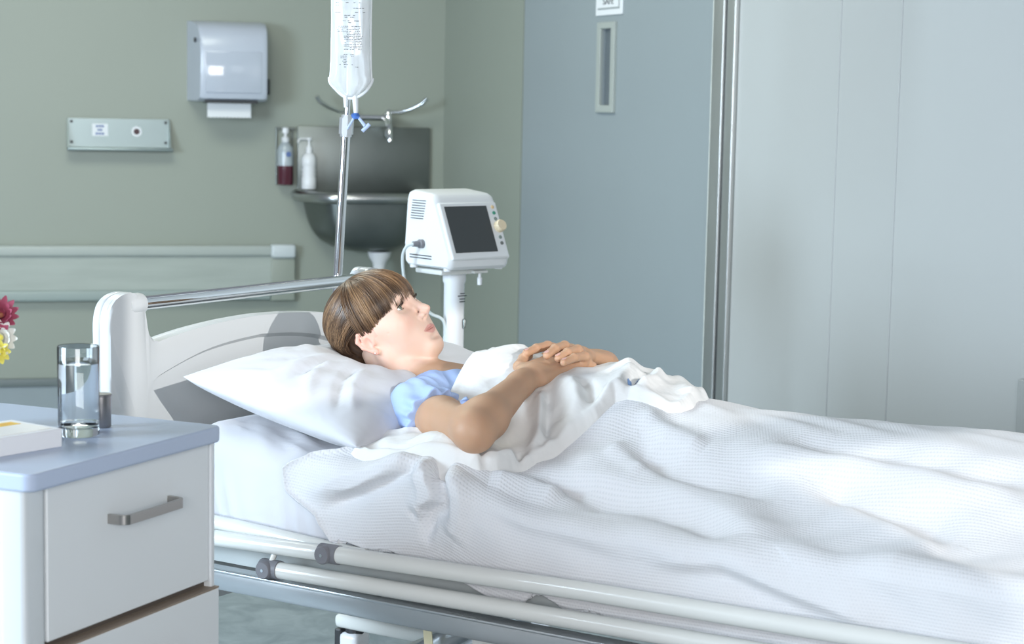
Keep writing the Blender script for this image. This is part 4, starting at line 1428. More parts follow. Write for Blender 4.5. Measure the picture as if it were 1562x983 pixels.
def skin_mat():
    m, nt, b = new_mat('skin')
    base, lip, blush, skin_shade = (0.68, 0.48, 0.385), (0.54, 0.24, 0.21), (0.72, 0.40, 0.32), (0.51, 0.295, 0.175)  # last colour carries painted shade for neck and arms; base kept paler

    def at_(n):
        a = nt.nodes.new('ShaderNodeAttribute')
        a.attribute_name = n
        return a.outputs['Fac']

    def mix(f, a, bcol):
        x = nt.nodes.new('ShaderNodeMix')
        x.data_type = 'RGBA'
        nt.links.new(f, x.inputs[0])
        if isinstance(a, tuple):
            x.inputs[6].default_value = (*a, 1)
        else:
            nt.links.new(a, x.inputs[6])
        x.inputs[7].default_value = (*bcol, 1)
        return x.outputs[2]
    n = nt.nodes.new('ShaderNodeTexNoise')
    n.inputs['Scale'].default_value = 35
    n.inputs['Detail'].default_value = 5
    tc = nt.nodes.new('ShaderNodeTexCoord')
    nt.links.new(tc.outputs['Object'], n.inputs['Vector'])
    mr = nt.nodes.new('ShaderNodeMapRange')
    mr.inputs[4].default_value = 0.35
    nt.links.new(n.outputs['Fac'], mr.inputs[0])
    c = mix(mr.outputs[0], base, (0.64, 0.43, 0.335))
    c = mix(at_('tan'), c, skin_shade)
    c = mix(at_('blush'), c, blush)
    c = mix(at_('lip'), c, lip)
    nt.links.new(c, b.inputs['Base Color'])
    b.inputs['Roughness'].default_value = 0.55
    b.inputs['Subsurface Weight'].default_value = 0.22
    b.inputs['Subsurface Radius'].default_value = (0.010, 0.004, 0.002)
    b.inputs['Subsurface Scale'].default_value = 0.5
    n2 = nt.nodes.new('ShaderNodeTexNoise')
    n2.inputs['Scale'].default_value = 700
    bp = nt.nodes.new('ShaderNodeBump')
    bp.inputs['Strength'].default_value = 0.08
    bp.inputs['Distance'].default_value = 0.001
    nt.links.new(tc.outputs['Object'], n2.inputs['Vector'])
    nt.links.new(n2.outputs['Fac'], bp.inputs['Height'])
    nt.links.new(bp.outputs[0], b.inputs['Normal'])
    return m


person = thing('person', 'person in a light blue gown lying in the bed with hands folded, gazing upward', 'person', BED)
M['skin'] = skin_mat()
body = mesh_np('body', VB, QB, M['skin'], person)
LH = hl(VB)
lx, ly, lz = LH[:, 0], LH[:, 1], LH[:, 2]
# lips: region around the mouth line
hw_ = 0.0262
top_e = -0.0378 - 0.0075 * np.abs(lx / hw_) ** 1.6 + 0.0018 * np.clip(np.abs(lx) / 0.006, 0, 1) - 0.0018
bot_e = -0.0578 + 0.0115 * np.abs(lx / hw_) ** 1.8
lipm = np.clip((top_e - lz) / 0.0016 + 0.5, 0, 1) * np.clip((lz - bot_e) / 0.0016 + 0.5, 0, 1) * (ly > 0.070) * (np.abs(lx) < hw_)
attr(body, 'lip', lipm * 0.85)
bl = np.exp(-(((np.abs(lx) - 0.045) / 0.016) ** 2 + ((lz + 0.014) / 0.016) ** 2)) * (ly > 0.02) * 0.45
bl += np.exp(-((lx / 0.010) ** 2 + ((lz + 0.012) / 0.010) ** 2)) * (ly > 0.09) * 0.35
bl += (np.abs(lx) > 0.0755) * (np.abs(ly + 0.01) < 0.03) * (np.abs(lz) < 0.040) * 0.9
attr(body, 'blush', np.clip(bl, 0, 1))
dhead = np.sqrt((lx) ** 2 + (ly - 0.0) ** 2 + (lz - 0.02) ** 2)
attr(body, 'tan', np.clip((dhead - 0.108) / 0.035, 0, 1) * np.maximum(np.clip((dhead - 0.13) / 0.03, 0, 1), np.clip((0.055 - ly - 0.6 * np.clip(lz + 0.09, 0, 1)) / 0.06, 0, 1)) * 0.9)  # shade on neck and arms, painted in as darker skin

# eyes: white, iris, pupil
eye_w = mat('eye_white', (0.80, 0.79, 0.77), 0.15, var=0.03, vscale=80, coat=0.8)
iris_m = mat('grey_green_iris', (0.16, 0.17, 0.12), 0.2, var=0.3, vscale=900, coat=0.8)
pupil_m = mat('pupil', (0.008, 0.008, 0.008), 0.1, var=0.01, coat=1.0)
gaze = HM @ np.array([0.06, 0.99, 0.10])
gaze /= np.linalg.norm(gaze)
for e in EYE:
    c = hd(*e)
    q = Vector((0, 0, 1)).rotation_difference(Vector(gaze))

    def cap(r, a0, a1, nseg=24, rings=8):
        vs, fs = [], []
        for i in range(rings + 1):
            a = a0 + (a1 - a0) * i / rings
            for k in range(nseg):
                t = 2 * PI * k / nseg
                vs.append(tuple(q @ Vector((r * math.sin(a) * math.cos(t), r * math.sin(a) * math.sin(t), r * math.cos(a))) + Vector(c)))
        for i in range(rings):
            for k in range(nseg):
                fs.append((i * nseg + k, i * nseg + (k + 1) % nseg, (i + 1) * nseg + (k + 1) % nseg, (i + 1) * nseg + k))
        return MB().add(vs, fs)
    eb = cap(0.0122, 0.001, PI - 0.001, 24, 16).build('eyeball', eye_w, person, smooth='all')
    cap(0.0125, 0.17, 0.53).build('iris', iris_m, eb, smooth='all')
    cap(0.01252, 0.001, 0.21).build('pupil', pupil_m, eb, smooth='all')

# ================================================================ bedding heights (bed coordinates)


def lerp_tab(u, tab):
    x = np.array([t[0] for t in tab], float)
    y = np.array([t[1] for t in tab], float)
    # smooth monotone-ish interpolation: linear, then cosine eased
    i = np.clip(np.searchsorted(x, u) - 1, 0, len(x) - 2)
    t = np.clip((u - x[i]) / (x[i + 1] - x[i]), 0, 1)
    t = t * t * (3 - 2 * t) * 0.6 + t * 0.4
    return y[i] + (y[i + 1] - y[i]) * t


ZM = [(0.05, 0.803), (0.165, 0.790), (0.50, 0.742), (0.85, 0.702), (1.1, 0.70), (2.1, 0.70)]
BUMP = [(0.40, 0.05), (0.50, 0.120), (0.58, 0.165), (0.66, 0.180), (0.75, 0.180), (0.85, 0.182), (0.95, 0.185), (1.05, 0.160), (1.20, 0.150), (1.40, 0.152), (1.60, 0.160), (1.78, 0.155), (1.88, 0.20), (2.0, 0.08), (2.1, 0.0)]
WID = [(0.4, 0.19), (0.6, 0.20), (0.8, 0.200), (1.0, 0.225), (1.3, 0.25), (1.6, 0.26), (2.1, 0.26)]


def bed_height(u, v):
    """top of the covers without folds: mattress, body and the bunched bedding by the elbow"""
    u = np.asarray(u, float)
    v = np.asarray(v, float)
    z = lerp_tab(u, ZM) + 0.012
    t = np.abs(v - 0.402) / lerp_tab(u, WID)
    z = z + lerp_tab(u, BUMP) * np.exp(-t ** 2.6)
    z = z + 0.066 * np.exp(-(((u - 0.735) / 0.13) ** 2 + ((v - 0.075) / 0.085) ** 2))
    z = z + 0.008 * np.exp(-(((u - 0.50) / 0.10) ** 2 + ((v - 0.10) / 0.07) ** 2))
    # gentle roll down to the near and far edges
    z = z - 0.055 * np.exp(-np.clip(v, -0.05, 9) / 0.022) - 0.06 * np.exp(-np.clip(0.80 - v, -0.05, 9) / 0.022)
    return z

# ================================================================ hair, lashes, gown


def hair_mat():
    m, nt, b = new_mat('brown_hair')
    a = nt.nodes.new('ShaderNodeAttribute')
    a.attribute_name = 'tone'
    cr = nt.nodes.new('ShaderNodeValToRGB')
    e = cr.color_ramp.elements
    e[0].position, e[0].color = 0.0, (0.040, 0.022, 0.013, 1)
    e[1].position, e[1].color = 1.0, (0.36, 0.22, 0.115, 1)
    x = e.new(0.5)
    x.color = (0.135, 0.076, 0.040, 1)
    nt.links.new(a.outputs['Fac'], cr.inputs[0])
    nt.links.new(cr.outputs[0], b.inputs['Base Color'])
    b.inputs['Roughness'].default_value = 0.36
    b.inputs['Specular IOR Level'].default_value = 0.6
    return m


M['hair'] = hair_mat()
HCn = np.array([0.0, -0.012, 0.043])
HR = np.array([0.0800, 0.1020, 0.0800])
cap_ = SDF()
cap_.add(ellipsoid(hd(*HCn), HR - 0.003, HM), 0.001)
cap_.add(rcone(hd(0, -0.085, 0.01), hd(0, -0.090, -0.02), 0.040, 0.026), 0.03)
# carve the face and neck away from the cap
cap_.add(rbox3(hd(0, 0.090, -0.044), (0.20, 0.074, 0.100), 0.01, HM), 0.012, 's')
cap_.add(rbox3(hd(0, 0.010, -0.084), (0.20, 0.052, 0.100), 0.01, HM), 0.010, 's')
cap_.add(rbox3(hd(0, -0.06, -0.140), (0.20, 0.12, 0.100), 0.01, HM), 0.012, 's')
AUh = axis_steps([(0.13, 0.46, 0.003)])
AVh = axis_steps([(0.27, 0.53, 0.003)])
AZh = axis_steps([(0.82, 1.09, 0.003)])
Vc, Qc = surface_nets(cap_, AUh, AVh, AZh)
Vc = relax(Vc, Qc, 2)
hc = mesh_np('hair', Vc, Qc, M['hair'], person)
attr(hc, 'tone', 0.18 + 0.10 * np.sin(Vc[:, 0] * 400 + Vc[:, 2] * 260))

rs = np.random.RandomState(5)


def ell(az, el, lift):
    az, el = np.radians(az), np.radians(el)
    return np.stack([(HR[0] + lift) * np.cos(el) * np.sin(az), (HR[1] + lift) * np.cos(el) * np.cos(az), (HR[2] + lift) * np.sin(el)], -1) + HCn


SV, SF, ST = [], [], []


def strand(P, r0, r1, tone):
    """P: n x 3 in head coordinates; three-sided tapering ribbon-tube"""
    n = len(P)
    T = np.gradient(P, axis=0)
    T /= np.linalg.norm(T, axis=1)[:, None] + 1e-9
    Nn = P - HCn
    Nn = Nn - T * (Nn * T).sum(1)[:, None]
    Nn /= np.linalg.norm(Nn, axis=1)[:, None] + 1e-9
    Bn = np.cross(T, Nn)
    o = sum(len(v) for v in SV)
    rr = np.linspace(r0, r1, n)[:, None]
    ring = [P + Nn * rr * 0.8, P + Bn * rr - Nn * rr * 0.3, P - Bn * rr - Nn * rr * 0.3]
    V = np.stack(ring, 1).reshape(-1, 3)
    SV.append(V)
    tv = np.linspace(0, 1, n)
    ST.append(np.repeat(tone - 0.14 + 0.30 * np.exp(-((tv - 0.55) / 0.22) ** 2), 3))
    i = np.arange(n - 1)[:, None] * 3
    k = np.arange(3)[None, :]
    k2 = (k + 1) % 3
    F = np.stack([i + k, i + k2, i + 3 + k2, i + 3 + k], -1).reshape(-1, 4) + o
    SF.append(F)


def clump_tone(az):
    return 0.5 + 0.22 * math.sin(az * 0.21) + 0.15 * math.sin(az * 0.67 + 1) + rs.normal(0, 0.16)


t_ = np.linspace(0, 1, 15)
# fringe and side locks: from the crown forward and down
for k in range(1300):
    az = rs.uniform(-88, 92)
    a = abs(az)
    end = np.interp(a, [0, 20, 40, 55, 70, 92], [-7, -6, -9, -24, -42, -40]) + rs.normal(0, 3.0) + 3.0 * math.sin(az * 0.55) + 2.0 * math.sin(az * 1.3 + 1)
    if k % 3 == 0:
        end += rs.uniform(0, 16)
    el0 = rs.uniform(62, 86)
    az0 = az * 0.8 + rs.normal(0, 6) + 8
    e = el0 + (end - el0) * t_
    azs = az0 + (az - az0) * np.sqrt(t_) + 3.0 * np.sin(t_ * 3 + k) * 0.4
    lift = 0.0015 + rs.uniform(-0.001, 0.0035) + 0.0035 * np.sin(t_ * PI) - 0.004 * np.clip(t_ - 0.8, 0, 1) * (a > 50)
    strand(ell(azs, e, lift), 0.0012, 0.00025, clump_tone(az))
# hair combed back over the side and crown to the nape
for side in (1, -1):
    for k in range(1000 if side == 1 else 350):
        s0 = rs.uniform(0, 1)
        az0 = np.interp(s0, [0, 0.5, 1], [70, 84, 100]) + rs.normal(0, 5)
        el0 = np.interp(s0, [0, 0.5, 1], [84, 45, -4]) + rs.normal(0, 4)
        az1 = rs.uniform(140, 178)
        el1 = np.interp(s0, [0, 1], [2, -40]) + rs.normal(0, 6)
        e = el0 + (el1 - el0) * t_ ** 1.25
        azs = az0 + (az1 - az0) * t_ ** 1.1
        lift = 0.000 + rs.uniform(-0.001, 0.003) + 0.0025 * np.sin(t_ * PI)
        P = ell(azs, e, lift)
        P[:, 0] *= side
        strand(P, 0.0013, 0.0006, clump_tone(el0 * 1.3) - 0.06)
# crown
for k in range(500):
    az0 = rs.uniform(-180, 180)
    el0 = rs.uniform(70, 89)
    az1 = np.sign(az0) * rs.uniform(120, 180)
    el1 = rs.uniform(-30, 20)
    P = ell(az0 + (az1 - az0) * t_ ** 1.3, el0 + (el1 - el0) * t_, 0.001 + rs.uniform(-0.001, 0.003))
    strand(P, 0.0013, 0.0006, clump_tone(az1) - 0.05)
# loose wisps in front of the ear and along the jaw
for (pts, r) in (([(0.0700, 0.034, 0.016), (0.0695, 0.030, -0.004), (0.0675, 0.022, -0.024), (0.0640, 0.010, -0.042), (0.0600, -0.002, -0.050)], 0.0005),
                 ([(0.0690, 0.014, -0.012), (0.0665, 0.020, -0.036), (0.0590, 0.030, -0.058), (0.0470, 0.042, -0.076)], 0.0003)):
    P = np.array([tuple(p) for p in smooth_path(pts, 5)])
    strand(P, r, r * 0.5, 0.25)
SVa = np.concatenate(SV)
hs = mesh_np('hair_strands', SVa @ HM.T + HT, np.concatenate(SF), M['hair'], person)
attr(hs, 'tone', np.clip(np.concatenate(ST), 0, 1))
hs['kind'] = 'stuff'

# lashes and lid lines
dark_lash = mat('dark_lashes', (0.030, 0.020, 0.016), 0.6, var=0.1)
for s, e in zip((-1, 1), EYE):
    up_ = MB()
    arc, low = [], []
    for q in np.linspace(-1, 1, 13):
        x = e[0] * 1.01 + 0.0118 * q
        dz = 0.0050 * math.sqrt(max(0, 1 - (q * 0.98) ** 2))
        y = e[1] + 0.0150 * math.sqrt(max(0.05, 1 - (0.80 * q) ** 2)) - 0.0006
        arc.append((x, y, e[2] + dz))
        low.append((x, y - 0.0004, e[2] - 0.0010 - dz * 0.9))
    up_.tube([tuple(hd(*p)) for p in arc], [0.0003] + [0.0010] * 11 + [0.0003], 6)
    for q in np.linspace(0.04, 0.96, 22):
        i = q * 12
        a0 = np.array(arc[int(i)]) + (np.array(arc[min(12, int(i) + 1)]) - np.array(arc[int(i)])) * (i - int(i))
        out = (q - 0.5) * 2
        a1 = a0 + np.array([0.0022 * out, 0.0045, 0.0012])
        a2 = a1 + np.array([0.0012 * out, 0.0018, 0.0030])
        up_.tube([tuple(hd(*a0)), tuple(hd(*a1)), tuple(hd(*a2))], [0.00035, 0.0003, 0.0001], 3)
    up_.build('eyelashes', dark_lash, person, smooth=True)
    lw = MB().tube([tuple(hd(*p)) for p in low[1:-1]], 0.00035, 5)
    lw.build('lower_lash_line', mat('brown_lid_line', (0.20, 0.11, 0.08), 0.6, var=0.05) if s == -1 else bpy.data.materials['brown_lid_line'], person, smooth=True)
    # eyebrow, half under the fringe
    bw2 = MB()
    for q in np.linspace(0, 1, 60):
        x = s * (0.014 + 0.034 * q)
        z = 0.0375 + 0.006 * math.sin(q * 2.2) - 0.002 * q + rs.normal(0, 0.0012)
        y = 0.0850 - 0.016 * q ** 2
        p0, p1 = np.array([x, y, z]), np.array([x + s * 0.006, y + 0.0006 - 0.003 * q, z + 0.0016])
        bw2.tube([tuple(hd(*p0)), tuple(hd(*p1))], [0.0005, 0.0002], 3)
    bw2.build('eyebrow', mat('brow_hair', (0.10, 0.06, 0.035), 0.6, var=0.1) if s == -1 else bpy.data.materials['brow_hair'], person)
# small ear stud
MB().lathe([(0.0001, -0.0016), (0.0014, -0.0008), (0.0016, 0.0), (0.0014, 0.0008), (0.0001, 0.0016)], tuple(hd(0.0812, -0.0035, -0.0305)), 12).build('ear_stud', M['chrome'], person, smooth=True)
# nails on the folded fingers
nail_m = mat('pink_nail', (0.72, 0.42, 0.36), 0.25, var=0.03, coat=0.5)
for fp in lf_:
    a, b = np.array(fp[2]), np.array(fp[3])
    d = (b - a) / np.linalg.norm(b - a)
    sd_ = np.cross(d, np.array([0, 0, 1.0]))
    sd_ /= np.linalg.norm(sd_)
    up3 = np.cross(sd_, d)
    vs, fs = [], []
    for i, t in enumerate(np.linspace(-0.006, 0.0055, 5)):
        wv = 0.0048 * (1 - 0.25 * abs(i - 2) / 2)
        for q in np.linspace(-1, 1, 5):
            lift_ = math.sqrt(max(0.0, 0.0086 ** 2 - (wv * q) ** 2)) - max(0, t) ** 2 * 18
            vs.append(tuple(b + d * t + sd_ * wv * q + up3 * lift_))
    for i in range(4):
        for k in range(4):
            fs.append((i * 5 + k, i * 5 + k + 1, i * 5 + k + 6, i * 5 + k + 5))
    MB().add(vs, fs).build('fingernail', nail_m, person, smooth='all')

# gown
G = SDF()
G.add(rcone(NB + np.array([0.03, 0, 0]), SR, 0.060, 0.057), 0.001)
G.add(rcone(NB + np.array([0.03, 0, 0]), SL, 0.060, 0.057), 0.04)
G.add(ellipsoid((0.62, 0.402, 0.803), (0.176, 0.160, 0.088)), 0.05)
G.add(ellipsoid((0.665, 0.335, 0.838), (0.066, 0.066, 0.048)), 0.05)
G.add(ellipsoid((0.665, 0.470, 0.838), (0.066, 0.066, 0.048)), 0.05)
G.add(ellipsoid((0.80, 0.402, 0.785), (0.150, 0.145, 0.096)), 0.05)
axr = (ER - SR) / np.linalg.norm(ER - SR)
axl = (EL - SL) / np.linalg.norm(EL - SL)
G.add(rcone(SR, SR + axr * 0.20, 0.056, 0.054), 0.03)
G.add(rcone(SL, SL + axl * 0.20, 0.056, 0.054), 0.03)
# neckline, sleeve openings
G.add(rcone(hd(0, -0.01, -0.03), NB + np.array([0.040, -0.004, 0.045]), 0.066, 0.056), 0.004, 's')
G.add(rcone(NB + np.array([0.030, 0, 0.030]), NB + np.array([0.080, 0.01, 0.075]), 0.040, 0.016), 0.008, 's')


def plane_cut(p, nrm):
    p, nrm = np.array(p, float), np.array(nrm, float) / np.linalg.norm(nrm)

    def f(P):
        # only acts near the sleeve, so the trunk is left alone
        d = (P - p) @ nrm
        far = np.linalg.norm(P - p, axis=1)
        return np.where(far < 0.13, d, -1.0)
    return f, p, 9.0


nr = axr + np.array([-0.25, 0.0, -0.55])
G.add(plane_cut(SR + axr * 0.098, axr * 1.0 + np.array([0.0, 0.0, -0.45])), 0.002, 'i')
G.add(plane_cut(SL + axl * 0.11, axl), 0.002, 'i')
Vg, Qg = surface_nets(G, axis_steps([(0.40, 0.72, 0.0028), (0.72, 0.96, 0.008)]), axis_steps([(0.12, 0.56, 0.0028), (0.56, 0.72, 0.006)]), axis_steps([(0.70, 0.94, 0.0028)]))
Vg = relax(Vg, Qg, 2)
# cloth creases running from the shoulder to the chest
cr_ = 0.0022 * np.sin((Vg[:, 0] * 0.7 + Vg[:, 1] * 0.8) * 150 + 3 * np.sin(Vg[:, 1] * 24)) * np.exp(-((Vg[:, 0] - 0.55) / 0.07) ** 2)
Vg[:, 2] += cr_
tg_ = (Vg - SR) @ axr
rad_ = Vg - SR - tg_[:, None] * axr
rl_ = np.linalg.norm(rad_, axis=1) + 1e-9
ang_ = np.arctan2(rad_[:, 2], rad_ @ np.cross(axr, [0, 0, 1.0]))
rip = 0.0045 * np.sin(11 * ang_ + 1.5 * np.sin(3 * ang_)) * np.clip((tg_ - 0.03) / 0.06, 0, 1) * (rl_ < 0.075) * (Vg[:, 1] < 0.30)
Vg = Vg + rad_ / rl_[:, None] * rip[:, None]
gown_m = mat('light_blue_cotton', (0.40, 0.53, 0.83), 0.75, var=0.05, vscale=30, bump=0.25, bscale=90)
mesh_np('gown', Vg, Qg, gown_m, person)

# ================================================================ bedding


def cloth_mat(name, color, wrinkle=0.25, wscale=9, fine=0.12, fscale=600, stretch=(1, 1, 1)):
    m, nt, b = new_mat(name)
    b.inputs['Base Color'].default_value = (*color, 1)
    b.inputs['Roughness'].default_value = 0.85
    b.inputs['Sheen Weight'].default_value = 0.15
    tc = nt.nodes.new('ShaderNodeTexCoord')
    mp = nt.nodes.new('ShaderNodeMapping')
    mp.inputs['Scale'].default_value = stretch
    nt.links.new(tc.outputs['Object'], mp.inputs[0])
    n1 = nt.nodes.new('ShaderNodeTexNoise')
    n1.inputs['Scale'].default_value = wscale
    n1.inputs['Detail'].default_value = 3
    n1.inputs['Distortion'].default_value = 0.4
    nt.links.new(mp.outputs[0], n1.inputs['Vector'])
    b1 = nt.nodes.new('ShaderNodeBump')
    b1.inputs['Strength'].default_value = wrinkle
    b1.inputs['Distance'].default_value = 0.02
    nt.links.new(n1.outputs['Fac'], b1.inputs['Height'])
    n2 = nt.nodes.new('ShaderNodeTexNoise')
    n2.inputs['Scale'].default_value = fscale
    nt.links.new(tc.outputs['Object'], n2.inputs['Vector'])
    b2 = nt.nodes.new('ShaderNodeBump')
    b2.inputs['Strength'].default_value = fine
    b2.inputs['Distance'].default_value = 0.0008
    nt.links.new(n2.outputs['Fac'], b2.inputs['Height'])
    nt.links.new(b1.outputs[0], b2.inputs['Normal'])
    nt.links.new(b2.outputs[0], b.inputs['Normal'])
    return m


def waffle_mat():
    """white cellular blanket: rows of small dashes, by cloth coordinates"""
    m, nt, b = new_mat('white_cellular_blanket')
    b.inputs['Roughness'].default_value = 0.92
    b.inputs['Sheen Weight'].default_value = 0.2
    uv = nt.nodes.new('ShaderNodeUVMap')
    uv.uv_map = 'cloth'
    sp = nt.nodes.new('ShaderNodeSeparateXYZ')
    nt.links.new(uv.outputs[0], sp.inputs[0])

    def mth(op, a, bb=None):
        n = nt.nodes.new('ShaderNodeMath')
        n.operation = op
        for i, x in enumerate((a, bb)):
            if x is None:
                continue
            if isinstance(x, (int, float)):
                n.inputs[i].default_value = x
            else:
                nt.links.new(x, n.inputs[i])
        return n.outputs[0]
    row = mth('MULTIPLY', sp.outputs[1], 1 / 0.0056)
    fl = mth('FLOOR', row)
    fy = mth('FRACT', row)
    odd = mth('MULTIPLY', mth('MODULO', fl, 2.0), 0.5)
    col = mth('ADD', mth('MULTIPLY', sp.outputs[0], 1 / 0.0058), odd)
    fx = mth('FRACT', col)
    hx = mth('SUBTRACT', 1.0, mth('MINIMUM', 1.0, mth('MULTIPLY', mth('ABSOLUTE', mth('SUBTRACT', fx, 0.5)), 3.2)))
    hy = mth('SUBTRACT', 1.0, mth('MINIMUM', 1.0, mth('MULTIPLY', mth('ABSOLUTE', mth('SUBTRACT', fy, 0.5)), 2.6)))
    hole = mth('MULTIPLY', hx, hy)
    ridge = mth('MULTIPLY', mth('ABSOLUTE', mth('SUBTRACT', fy, 0.5)), 0.9)
    hgt = mth('SUBTRACT', ridge, mth('MULTIPLY', hole, 1.2))
    nz = nt.nodes.new('ShaderNodeTexNoise')
    nz.inputs['Scale'].default_value = 900
    tc = nt.nodes.new('ShaderNodeTexCoord')
    nt.links.new(tc.outputs['Object'], nz.inputs['Vector'])
    hgt = mth('ADD', hgt, mth('MULTIPLY', nz.outputs['Fac'], 0.5))
    bp = nt.nodes.new('ShaderNodeBump')
    bp.inputs['Strength'].default_value = 0.36
    bp.inputs['Distance'].default_value = 0.0022
    nt.links.new(hgt, bp.inputs['Height'])
    nt.links.new(bp.outputs[0], b.inputs['Normal'])
    mx = nt.nodes.new('ShaderNodeMix')
    mx.data_type = 'RGBA'
    mx.inputs[6].default_value = (0.72, 0.725, 0.745, 1)
    mx.inputs[7].default_value = (0.50, 0.53, 0.59, 1)
    nt.links.new(mth('MULTIPLY', hole, 0.30), mx.inputs[0])
    nt.links.new(mx.outputs[2], b.inputs['Base Color'])
    return m


M['cotton'] = cloth_mat('white_cotton', (0.60, 0.605, 0.64), 0.28, 9)
M['cotton_blue'] = cloth_mat('white_pillow_cotton', (0.59, 0.60, 0.635), 0.5, 8)
M['sheet'] = cloth_mat('soft_white_sheet', (0.735, 0.735, 0.725), 0.45, 12)
M['waffle'] = waffle_mat()


def seg_dist(U_, V_, pts):
    """distance to a polyline and the running fraction along it"""
    best = np.full(U_.shape, 9.0)
    frac = np.zeros(U_.shape)
    side = np.zeros(U_.shape)
    L = [0.0]
    for a, b in zip(pts[:-1], pts[1:]):
        L.append(L[-1] + math.hypot(b[0] - a[0], b[1] - a[1]))
    for i, (a, b) in enumerate(zip(pts[:-1], pts[1:])):
        dx, dy = b[0] - a[0], b[1] - a[1]
        l2 = dx * dx + dy * dy + 1e-12
        t = np.clip(((U_ - a[0]) * dx + (V_ - a[1]) * dy) / l2, 0, 1)
        ex, ey = U_ - a[0] - t * dx, V_ - a[1] - t * dy
        d = np.hypot(ex, ey)
        m = d < best
        best = np.where(m, d, best)
        frac = np.where(m, (L[i] + t * math.sqrt(l2)) / L[-1], frac)
        side = np.where(m, np.sign(dx * ey - dy * ex), side)
    return best, frac, side


def fold(U_, V_, pts, amp, w, skew=1.0):
    """a ridge (or valley) along a line, fading at its ends; skew widens the left-hand side"""
    d, t, s = seg_dist(U_, V_, pts)
    ww = np.where(s > 0, w * skew, w)
    return amp * np.exp(-(d / ww) ** 2) * np.clip(np.minimum(t, 1 - t) * 5 + 0.25, 0, 1)


def poly_sd(U_, V_, poly):
    """signed distance to a closed polygon, positive inside"""
    d, _, _ = seg_dist(U_, V_, poly + [poly[0]])
    ins = np.zeros(U_.shape, bool)
    n = len(poly)
    for i in range(n):
        x0, y0 = poly[i]
        x1, y1 = poly[(i + 1) % n]
        c = ((y0 > V_) != (y1 > V_)) & (U_ < (x1 - x0) * (V_ - y0) / (y1 - y0 + 1e-12) + x0)
        ins ^= c
    return np.where(ins, d, -d)


def grid_mesh(name, X, Y, Z, mat_, frame, uv=None, parent=None):
    n, m = X.shape
    V = np.stack([X, Y, Z], -1).reshape(-1, 3)
    I = np.arange(n * m).reshape(n, m)
    Q = np.stack([I[:-1, :-1], I[1:, :-1], I[1:, 1:], I[:-1, 1:]], -1).reshape(-1, 4)
    o = mesh_np(name, V, Q, mat_, parent, frame)
    if uv is not None:
        l = o.data.uv_layers.new(name='cloth')
        vi = np.zeros(len(o.data.loops), np.int32)
        o.data.loops.foreach_get('vertex_index', vi)
        l.data.foreach_set('uv', uv.reshape(-1, 2)[vi].astype(np.float32).ravel())
    return o


# ---- mattress in its fitted sheet
def mattress():
    nu, ns = 170, 120
    us = np.linspace(0, 1, nu)
    v0, v1, rr, th = 0.016, 0.770, 0.045, 0.188
    # cross-section: rounded rectangle (near bottom -> near top -> far top -> far bottom)
    sec = []
    for a in np.linspace(0, 1, 26):
        sec.append((v0, -th + (th - rr) * a))
    for a in np.linspace(0, PI / 2, 12)[1:]:
        sec.append((v0 + rr - rr * math.cos(a), -rr + rr * math.sin(a)))
    for a in np.linspace(0, 1, 44)[1:-1]:
        sec.append((v0 + rr + (v1 - v0 - 2 * rr) * a, 0))
    for a in np.linspace(0, PI / 2, 12)[:-1]:
        sec.append((v1 - rr + rr * math.sin(a), -rr + rr * math.cos(a)))
    for a in np.linspace(0, 1, 26):
        sec.append((v1, -rr - (th - rr) * a))
    sec = np.array(sec)
    m = len(sec)
    U_ = 0.165 + (2.0 - 0.165) * us[:, None] + 0 * sec[None, :, 0]
    end = np.minimum(U_ - 0.165, 2.0 - U_)
    rnd = 0.030 * (1 - np.sqrt(np.clip(1 - (1 - np.clip(end / 0.03, 0, 1)) ** 2, 0, 1)))
    Vv = sec[None, :, 0] + 0 * U_
    top = lerp_tab(U_, ZM)
    depth = -sec[None, :, 1] + 0 * U_
    Zz = top - depth
    Zz = Zz - rnd * np.clip(1 - depth / 0.08, 0, 1)
    Uu = U_ + depth * 0.22 * np.clip(1 - (U_ - 0.165) / 0.5, 0, 1)
    side = np.clip(depth / 0.05, 0, 1) * (Vv < 0.3)
    # gathers pulled in under the near edge and shallow drag lines on top
    g = np.sin(U_ * 95 + 3 * np.sin(U_ * 31)) * 0.004 * np.clip((depth - 0.06) / 0.09, 0, 1)
    Vv = Vv - g * side - 0.004 * side * np.sin(np.clip(depth / th, 0, 1) * PI)
    Zz = Zz + 0.0030 * np.sin(U_ * 60 + Vv * 46) * np.exp(-((Vv - 0.08) / 0.06) ** 2) * (depth < 0.03) * np.exp(-((U_ - 0.36) / 0.1) ** 2)
    ontop = np.clip(1 - depth / 0.02, 0, 1)
    Zz = Zz + ontop * (fold(U_, Vv, [(0.24, 0.10), (0.33, 0.075), (0.41, 0.045)], 0.005, 0.008) + fold(U_, Vv, [(0.30, 0.14), (0.40, 0.10), (0.48, 0.07)], 0.006, 0.010) + fold(U_, Vv, [(0.20, 0.08), (0.26, 0.05)], 0.003, 0.006))
    Zz = np.maximum(Zz, 0.588)
    V = np.stack([Uu, Vv, Zz], -1)
    n = nu
    I = np.arange(n * m).reshape(n, m)
    Q = np.stack([I[:-1, :-1], I[:-1, 1:], I[1:, 1:], I[1:, :-1]], -1).reshape(-1, 4)
    # close the two ends with a fan of quads (first half against the second)
    ends = []
    h = m // 2
    for row in (0, n - 1):
        for k in range(h - 1):
            q = (I[row, k], I[row, k + 1], I[row, m - 2 - k], I[row, m - 1 - k])
            ends.append(q if row == 0 else q[::-1])
    ends = np.array(ends)
    return V.reshape(-1, 3), np.concatenate([Q, ends])


mt = thing('mattress', 'thick white mattress in a fitted sheet on the hospital bed', 'mattress', BED)
Vm, Qm = mattress()
mesh_np('fitted_sheet', Vm, Qm, M['cotton'], mt)


